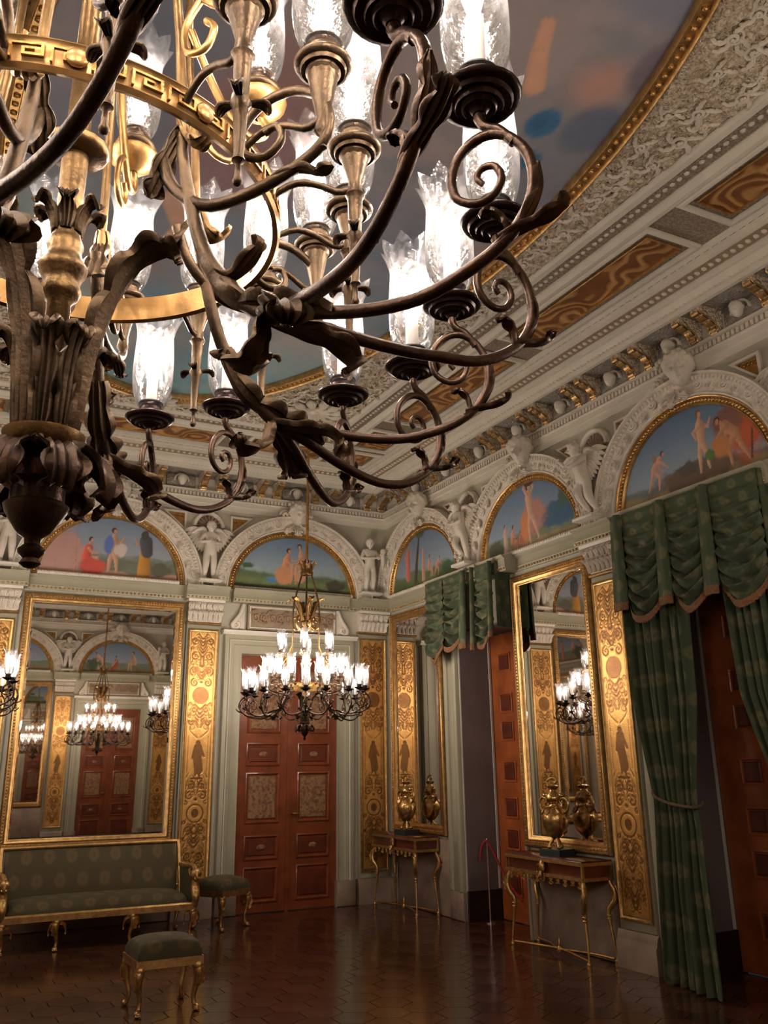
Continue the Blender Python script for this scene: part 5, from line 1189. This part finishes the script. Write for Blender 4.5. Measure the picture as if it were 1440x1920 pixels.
# console tables (front = -Y)
def console(label, loc, rot, w_=1.17, d_=.36, H_=.855):
    t = thing('console_table', label, 'table', loc, rot); y0, y1 = -d_, -.02
    MB().bevbox(-w_/2, w_/2, y0-.01, y1, H_-.03, H_, .006).build('tabletop', M['tabletop'], t)
    MB().box(-w_/2+.02,w_/2-.02,y0+.02,y1,H_-.145,H_-.03).build('apron', M['woodred'], t, smooth=0)
    e = MB()
    for z in (H_-.03, H_-.155):
        e.box(-w_/2-.005,w_/2+.005,y0-.016,y0+.012,z-.013,z+.016).box(-w_/2-.005,-w_/2+.022,y0+.012,y1,z-.013,z+.016).box(w_/2-.022,w_/2+.005,y0+.012,y1,z-.013,z+.016)
    for x in (-w_/2+.005, w_/2-.005):
        for y in (y0+.0, y1-.015): e.box(x-.012,x+.012,y-.010,y+.012,H_-.142,H_-.043)
    e.build('gilt_edge', M['gilt'], t, smooth=0)
    m = MB().add(*sphere((0,y0-.006,H_-.085), .05, 12, 9, (.8,.5,1.15)))
    for q in (-1,1): acanthus(m, [(0,y0-.02,H_-.06),(q*.05,y0-.025,H_-.09),(q*.06,y0-.02,H_-.15)], .025, 3, .004, (0,0,1), 9)
    acanthus(m, [(0,y0-.015,H_-.12),(0,y0-.03,H_-.16),(0,y0-.01,H_-.20)], .03, 3, .004, (1,0,0), 9); m.build('mask_mount', M['gilt'], t)
    fr = MB()
    for k in range(11): x = -w_/2+.06+k*(w_-.12)/10; acanthus(fr, [(x,y0+.02,H_-.165),(x,y0+.015,H_-.20),(x,y0+.02,H_-.235+.02*(k%2))], .035, 2, .004, (1,0,0), 8)
    fr.build('leaf_fringe', M['giltdark'], t, kind='stuff')
    for sx in (-1, 1):
        for y, s_ in ((y0+.02,-1),(y1-.02,1)):
            g = MB(); h = H_-.16
            leg_tube(g, [(0,0,h),(sx*.005,-.004,h-.03),(sx*.03,s_*.02,h-.10),(sx*.022,s_*.02,h-.18),(-sx*.03,-s_*.01,h-.26),(-sx*.02,-s_*.01,h*.45),(0,0,h*.25),(sx*.012,s_*.008,.06),(sx*.008,s_*.006,.02)], [.018,.02,.024,.028,.024,.016,.011,.010,.02])
            acanthus(g, [(sx*.03,s_*.03,h-.05),(sx*.045,s_*.04,h-.12),(sx*.02,s_*.03,h-.2)], .03, 3, .005, (1,0,0), 10)
            for zz in (h-.30, h-.33): g.add(*sphere((-sx*.026,-s_*.01,zz), .026, 9, 7, (1,1,.5)))
            g.add(*sphere((sx*.008,s_*.006,.03), .022, 9, 7)); g.lathe([(0,0),(.022,0),(.022,.012),(0,.02)], 10, (sx*.008,s_*.006,.0))
            g.build('leg', M['gilt'], t, (sx*(w_/2-.03), y, 0))
    stp = [(-w_/2+.03,y0+.03,.05),(-w_/4,y0+.09,.055),(0,y0+.14,.06),(w_/4,y0+.09,.055),(w_/2-.03,y0+.03,.05)]
    g = MB().tube(spline(stp, 26), .012, 8); g.tube(spline([(-w_/2+.03,y1-.03,.05),(-w_/4,y1-.08,.055),(0,y0+.14,.06),(w_/4,y1-.08,.055),(w_/2-.03,y1-.03,.05)], 26), .010, 8)
    g.lathe([(0,.03),(.02,.03),(.03,.05),(.02,.075),(.012,.085),(.02,.10),(.008,.13),(0,.16)], 12, (0,y0+.14,0)); g.build('stretcher', M['giltdark'], t)
    return t
console('larger gilt console table with dark red apron and curved legs', (X1-.035, 7.32, 0), -PI/2)
console('far gilt console table in the corner beyond the dark opening', (X1-.035, 10.36, 0), -PI/2, 1.12, .34, .87)
# gilt ewers on black stands
def ewer(label, loc, rot, s_=1.0):
    t = thing('gilt_vase', label, 'vase', loc, rot)
    MB().bevbox(-.11,.11,-.11,.11,0,.055,.006).build('stand', M['blackstand'], t) if 0 else MB().box(-.11,.11,-.10,.10,0,.055).build('stand', M['blackstand'], t, smooth=0)
    ft = MB()
    for k in range(3):
        a = 2*PI*k/3+PI/2; d = Vector((math.cos(a), math.sin(a), 0))
        ft.tube([d*.055+Vector((0,0,.068)), d*.06+Vector((0,0,.09)), d*.035+Vector((0,0,.12)), d*.02+Vector((0,0,.15))], [.018,.014,.013,.016], 8); ft.add(*sphere(tuple(d*.062+Vector((0,0,.07))), .018, 8, 6))
    ft.build('claw_foot', M['vasegold'], t)
    MB().lathe([(0,.13),(.02,.135),(.05,.16),(.088,.21),(.108,.27),(.112,.32),(.10,.37),(.075,.405),(.05,.42),(.04,.44),(.045,.455),(.062,.47),(.068,.50),(.055,.53),(.035,.55),(.03,.57),(.045,.585),(.05,.60),(.03,.61),(0,.61)], 28).build('body', M['vasegold'], t)
    for sx in (-1, 1):
        h = MB().tube(spline([(sx*.095,0,.36),(sx*.15,0,.40),(sx*.155,0,.47),(sx*.11,0,.50),(sx*.07,0,.47),(sx*.10,0,.44)], 24), .012, 7)
        h.add(*sphere((sx*.09,0,.52), .024, 9, 7)); acanthus(h, [(sx*.10,0,.34),(sx*.13,0,.30),(sx*.115,0,.22),(sx*.09,0,.18)], .02, 3, .004, (0,1,0), 10)
        h.build('handle', M['vasegold'], t)
    c = MB().tube(spline([(-.05,0,.60),(-.06,0,.64),(-.02,0,.67),(.03,0,.67),(.045,0,.64),(.02,0,.625)], 20), .011, 7)
    c.build('finial', M['gilt'], t); c = MB()
    for k in range(5): c.add(*sphere((.05*math.cos(k*1.3),.05*math.sin(k*1.3),.50+.02*(k%2)), .02, 8, 6))
    for k in range(8):
        a = 2*PI*k/8; acanthus(c, [(.05*math.cos(a),.05*math.sin(a),.42),(.085*math.cos(a),.085*math.sin(a),.40),(.108*math.cos(a),.108*math.sin(a),.35)], .026, 2, .004, (-math.sin(a), math.cos(a), 0), 8)
    c.build('leaf_collar', M['gilt'], t, kind='stuff'); t.scale = (s_*1.12, s_*1.12, s_*1.04)
    return t
ewer('gilt ewer on a black stand on the larger console table', (X1-.21, 7.32, .856), -PI/2+.2)
ewer('gilt ewer on a black stand on the far console table', (X1-.20, 10.32, .871), -PI/2+.1, .98)
# barrier post with red rope
t = thing('rope_barrier', 'slim silver barrier post with hanging red rope in the dark opening', 'barrier', (6.04, 9.10, 0))
MB().lathe([(0,0),(.05,0),(.05,.012),(.02,.025),(.012,.03),(0,.03)], 16).build('base', M['steel'], t)
MB().tube([(0,0,.02),(0,0,.86)], .0095, 10).add(*sphere((0,0,.87), .014, 10, 8)).build('pole', M['steel'], t)
MB().tube(spline([(.0,-.0,.85),(.04,-.06,.74),(.08,-.16,.55),(.12,-.28,.38),(.17,-.40,.26)], 20), .014, 8).build('red_rope', M['rope'], t)
MB().tube(spline([(0,0,.86),(-.03,.03,.83),(-.05,.05,.76),(-.06,.055,.68)], 12), .013, 8).tube([(-.06,.055,.68),(-.062,.056,.65)], .015, 8).build('rope_end', M['rope'], t)
# ================================================================ curtains
def swag(w_, z1, h, nf=8, amp=.046, seed=0, nx=28, nz=70):
    r = np.random.RandomState(seed); vs = []; uv = []
    ph = r.rand()*6
    for i in range(nx):
        s = -1+2*i/(nx-1)
        for j in range(nz):
            t_ = j/(nz-1); sag = (1-s*s); z = z1-h*t_*(.86+.14*sag)-.05*h*sag*t_
            k = min(1, t_*2.2)*max(.25, 1-abs(s)**3*.7)
            y = -.02-.045*sag*t_-amp*k*(math.sin(2*PI*nf*t_+ph+1.3*sag+.8*math.sin(3*s+seed))+.5*math.sin(2*PI*nf*1.7*t_+2*s+seed))
            vs.append((s*w_/2*(1-.05*t_), y, z)); uv.append((s*w_/2, -h*t_*1.5))
    n = len(vs); vs += [(x, y+.006, z) for x,y,z in vs]; uv += uv[:]
    f = [(i*nz+j, i*nz+j+1, (i+1)*nz+j+1, (i+1)*nz+j) for i in range(nx-1) for j in range(nz-1)]; f += [tuple(n+q for q in reversed(g)) for g in f]
    for i in range(nx-1): f += [(i*nz+nz-1, n+i*nz+nz-1, n+(i+1)*nz+nz-1, (i+1)*nz+nz-1)]
    return vs, uv, f, nx, nz
def fringe(line, h=.05):
    m = MB(); P = spline(line, 40)
    for i in range(39):
        a, b_ = P[i], P[i+1]; m.add([(a[0],a[1]-.006,a[2]+.012),(b_[0],b_[1]-.006,b_[2]+.012),(b_[0],b_[1]-.004,b_[2]-h*(1 if i%2 else .88)),(a[0],a[1]-.004,a[2]-h*(1 if i%2 else .88)),(a[0],a[1]+.01,a[2]+.012),(b_[0],b_[1]+.01,b_[2]+.012),(b_[0],b_[1]+.006,b_[2]-h*(1 if i%2 else .88)),(a[0],a[1]+.006,a[2]-h*(1 if i%2 else .88))],
            [(0,1,2,3),(7,6,5,4),(0,3,7,4),(1,5,6,2),(3,2,6,7)])
    return m
def valance(label, yc, items, z1, d=.24):
    """items: (kind, y_start, y_end, drop) going from the far end to the near end"""
    t = thing('valance', label, 'curtain', (X1-d, yc, z1), -PI/2)
    for i, (kind, ya, yb, h) in enumerate(items):
        x0, x1 = yc-ya, yc-yb; w_ = x1-x0
        if kind == 's':
            vs, uv, f, nx, nz = swag(w_+.02, 0, h, seed=i+3); o = MB().add([(x+(x0+x1)/2, y, z) for x,y,z in vs], f).build('swag', M['damask'], t, smooth=80); set_uv(o.data, uv)
            ln = [vs[k*nz+nz-1] for k in range(0, nx, 3)]; fringe([(x+(x0+x1)/2, y, z) for x,y,z in ln]).build('fringe', M['fringe'], o, smooth=0)
        else:
            nx, nz = 9, 6; vs = []; uv = []
            for a in range(nx):
                for b_ in range(nz):
                    u, v = a/(nx-1), b_/(nz-1); fl_ = .75+.35*v; vs.append(((x0+x1)/2+(u-.5)*w_*fl_, -.05-.02*math.sin(u*PI)-.02*v+.012*math.sin(u*2*PI), -h*v)); uv.append((u*w_+i, -h*v))
            n = len(vs); vs += [(x, y+.02, z) for x,y,z in vs]; uv += uv[:]
            f = [(a*nz+b_, a*nz+b_+1, (a+1)*nz+b_+1, (a+1)*nz+b_) for a in range(nx-1) for b_ in range(nz-1)]; f += [tuple(n+q for q in reversed(g)) for g in f]
            f += [(b_, n+b_, n+b_+1, b_+1) for b_ in range(nz-1)]+[((nx-1)*nz+b_, (nx-1)*nz+b_+1, n+(nx-1)*nz+b_+1, n+(nx-1)*nz+b_) for b_ in range(nz-1)]
            o = MB().add(vs, f).build('pleated_tab', M['damask'], t, smooth=60); set_uv(o.data, uv)
            ln = [vs[a*nz+nz-1] for a in range(nx)]; fringe(ln, .06).build('fringe', M['fringe'], o, smooth=0)
    for yy, hh in ((items[-1][2], items[-1][3]), (items[0][1], items[0][3])):   # returns to the wall
        x = yc-yy; vs = []; uv = []; nx, nz = 8, 8
        for a in range(nx):
            for b_ in range(nz): u, v = a/(nx-1), b_/(nz-1); vs.append((x+.012*math.sin(u*3*PI), u*(d-.01), -v*hh*.92)); uv.append((u*d, -v*hh))
        n = len(vs); vs += [(x2+.008, y, z) for x2,y,z in vs]; uv += uv[:]
        f = [(a*nz+b_, a*nz+b_+1, (a+1)*nz+b_+1, (a+1)*nz+b_) for a in range(nx-1) for b_ in range(nz-1)]; f += [tuple(n+q for q in reversed(g)) for g in f]
        o = MB().add(vs, f).build('side_return', M['damask'], t, smooth=60); set_uv(o.data, uv)
    MB().box(yc-items[0][1], yc-items[-1][2], .0, d-.005, -.02, -.002).build('pelmet_board', M['sage'], t, smooth=0)
    return t
valance('smaller green damask valance over the dark opening left of the console mirror', 8.75, [('s',9.59,9.19,.93),('s',9.15,8.76,.84),('t',8.76,8.62,.86),('t',8.52,8.44,.90),('s',8.44,8.13,.88),('t',8.15,8.07,.80)], 3.88)
valance('larger green damask valance with gold fringe at the right edge', 5.25, [('t',6.10,5.94,.83),('s',5.95,5.53,.94),('t',5.54,5.40,.86),('s',5.41,5.03,.93),('t',5.04,4.91,.86),('s',4.92,4.45,.97)], 3.88)
def drape(label, y_top, y_tie, y_bot, side=1):
    """curtain panel: (y far, y near) at top, tie and bottom"""
    t = thing('curtain', label, 'curtain', (X1-.10, (y_top[0]+y_top[1])/2, 0), 0); yc = (y_top[0]+y_top[1])/2; nx, nz = 90, 60; vs = []; uv = []
    keys = [(3.45, *y_top), (2.2, *[a*.8+b*.2 for a, b in zip(y_top, y_tie)]), (1.42, *y_tie), (1.32, *y_tie), (.8, *[a*.35+b*.65 for a, b in zip(y_bot, y_tie)]), (0.012, *y_bot)]
    kz = [k[0] for k in keys][::-1]
    for i in range(nx):
        u = i/(nx-1)
        for j in range(nz):
            z = 3.45-(3.45-.012)*j/(nz-1); a = np.interp(z, kz, [k[1] for k in keys][::-1]); b_ = np.interp(z, kz, [k[2] for k in keys][::-1])
            am = .045*(.55+.45*min(1, abs(z-1.37)/.6)); y = a+(b_-a)*u
            x = -am*math.sin(u*2*PI*6.5+.25*z)-.5*am*math.sin(u*2*PI*11+1.3-.4*z)-.03
            if z < 1.2: x -= .12*(1.2-z)*u*side
            vs.append((x, y-yc, z)); uv.append((u*1.35, z))
    n = len(vs); vs += [(x+.007, y, z) for x,y,z in vs]; uv += uv[:]
    f = [(i*nz+j, (i+1)*nz+j, (i+1)*nz+j+1, i*nz+j+1) for i in range(nx-1) for j in range(nz-1)]; f += [tuple(n+q for q in reversed(g)) for g in f]
    f += [(j, n+j, n+j+1, j+1) for j in range(nz-1)]+[((nx-1)*nz+j, (nx-1)*nz+j+1, n+(nx-1)*nz+j+1, n+(nx-1)*nz+j) for j in range(nz-1)]
    o = MB().add(vs, f).build('drape', M['damask'], t, smooth=80); set_uv(o.data, uv)
    ya, yb = y_tie[0]-yc, y_tie[1]-yc
    r = MB().tube(spline([(.08,ya+.05,1.52),(-.02,ya+.02,1.48),(-.10,ya-.06,1.42),(-.115,(ya+yb)/2,1.37),(-.10,yb+.02,1.345),(-.02,yb-.02,1.35),(.03,yb,1.38)], 30), .014, 8)
    r.build('tieback', M['giltfabric'], t); return t
drape('long green damask curtain tied back beside the gilded pilaster', (6.15, 5.42), (6.02, 5.56), (6.10, 5.38))
drape('second green curtain at the right edge of the picture', (5.00, 4.45), (4.72, 4.42), (4.95, 4.40), 1)
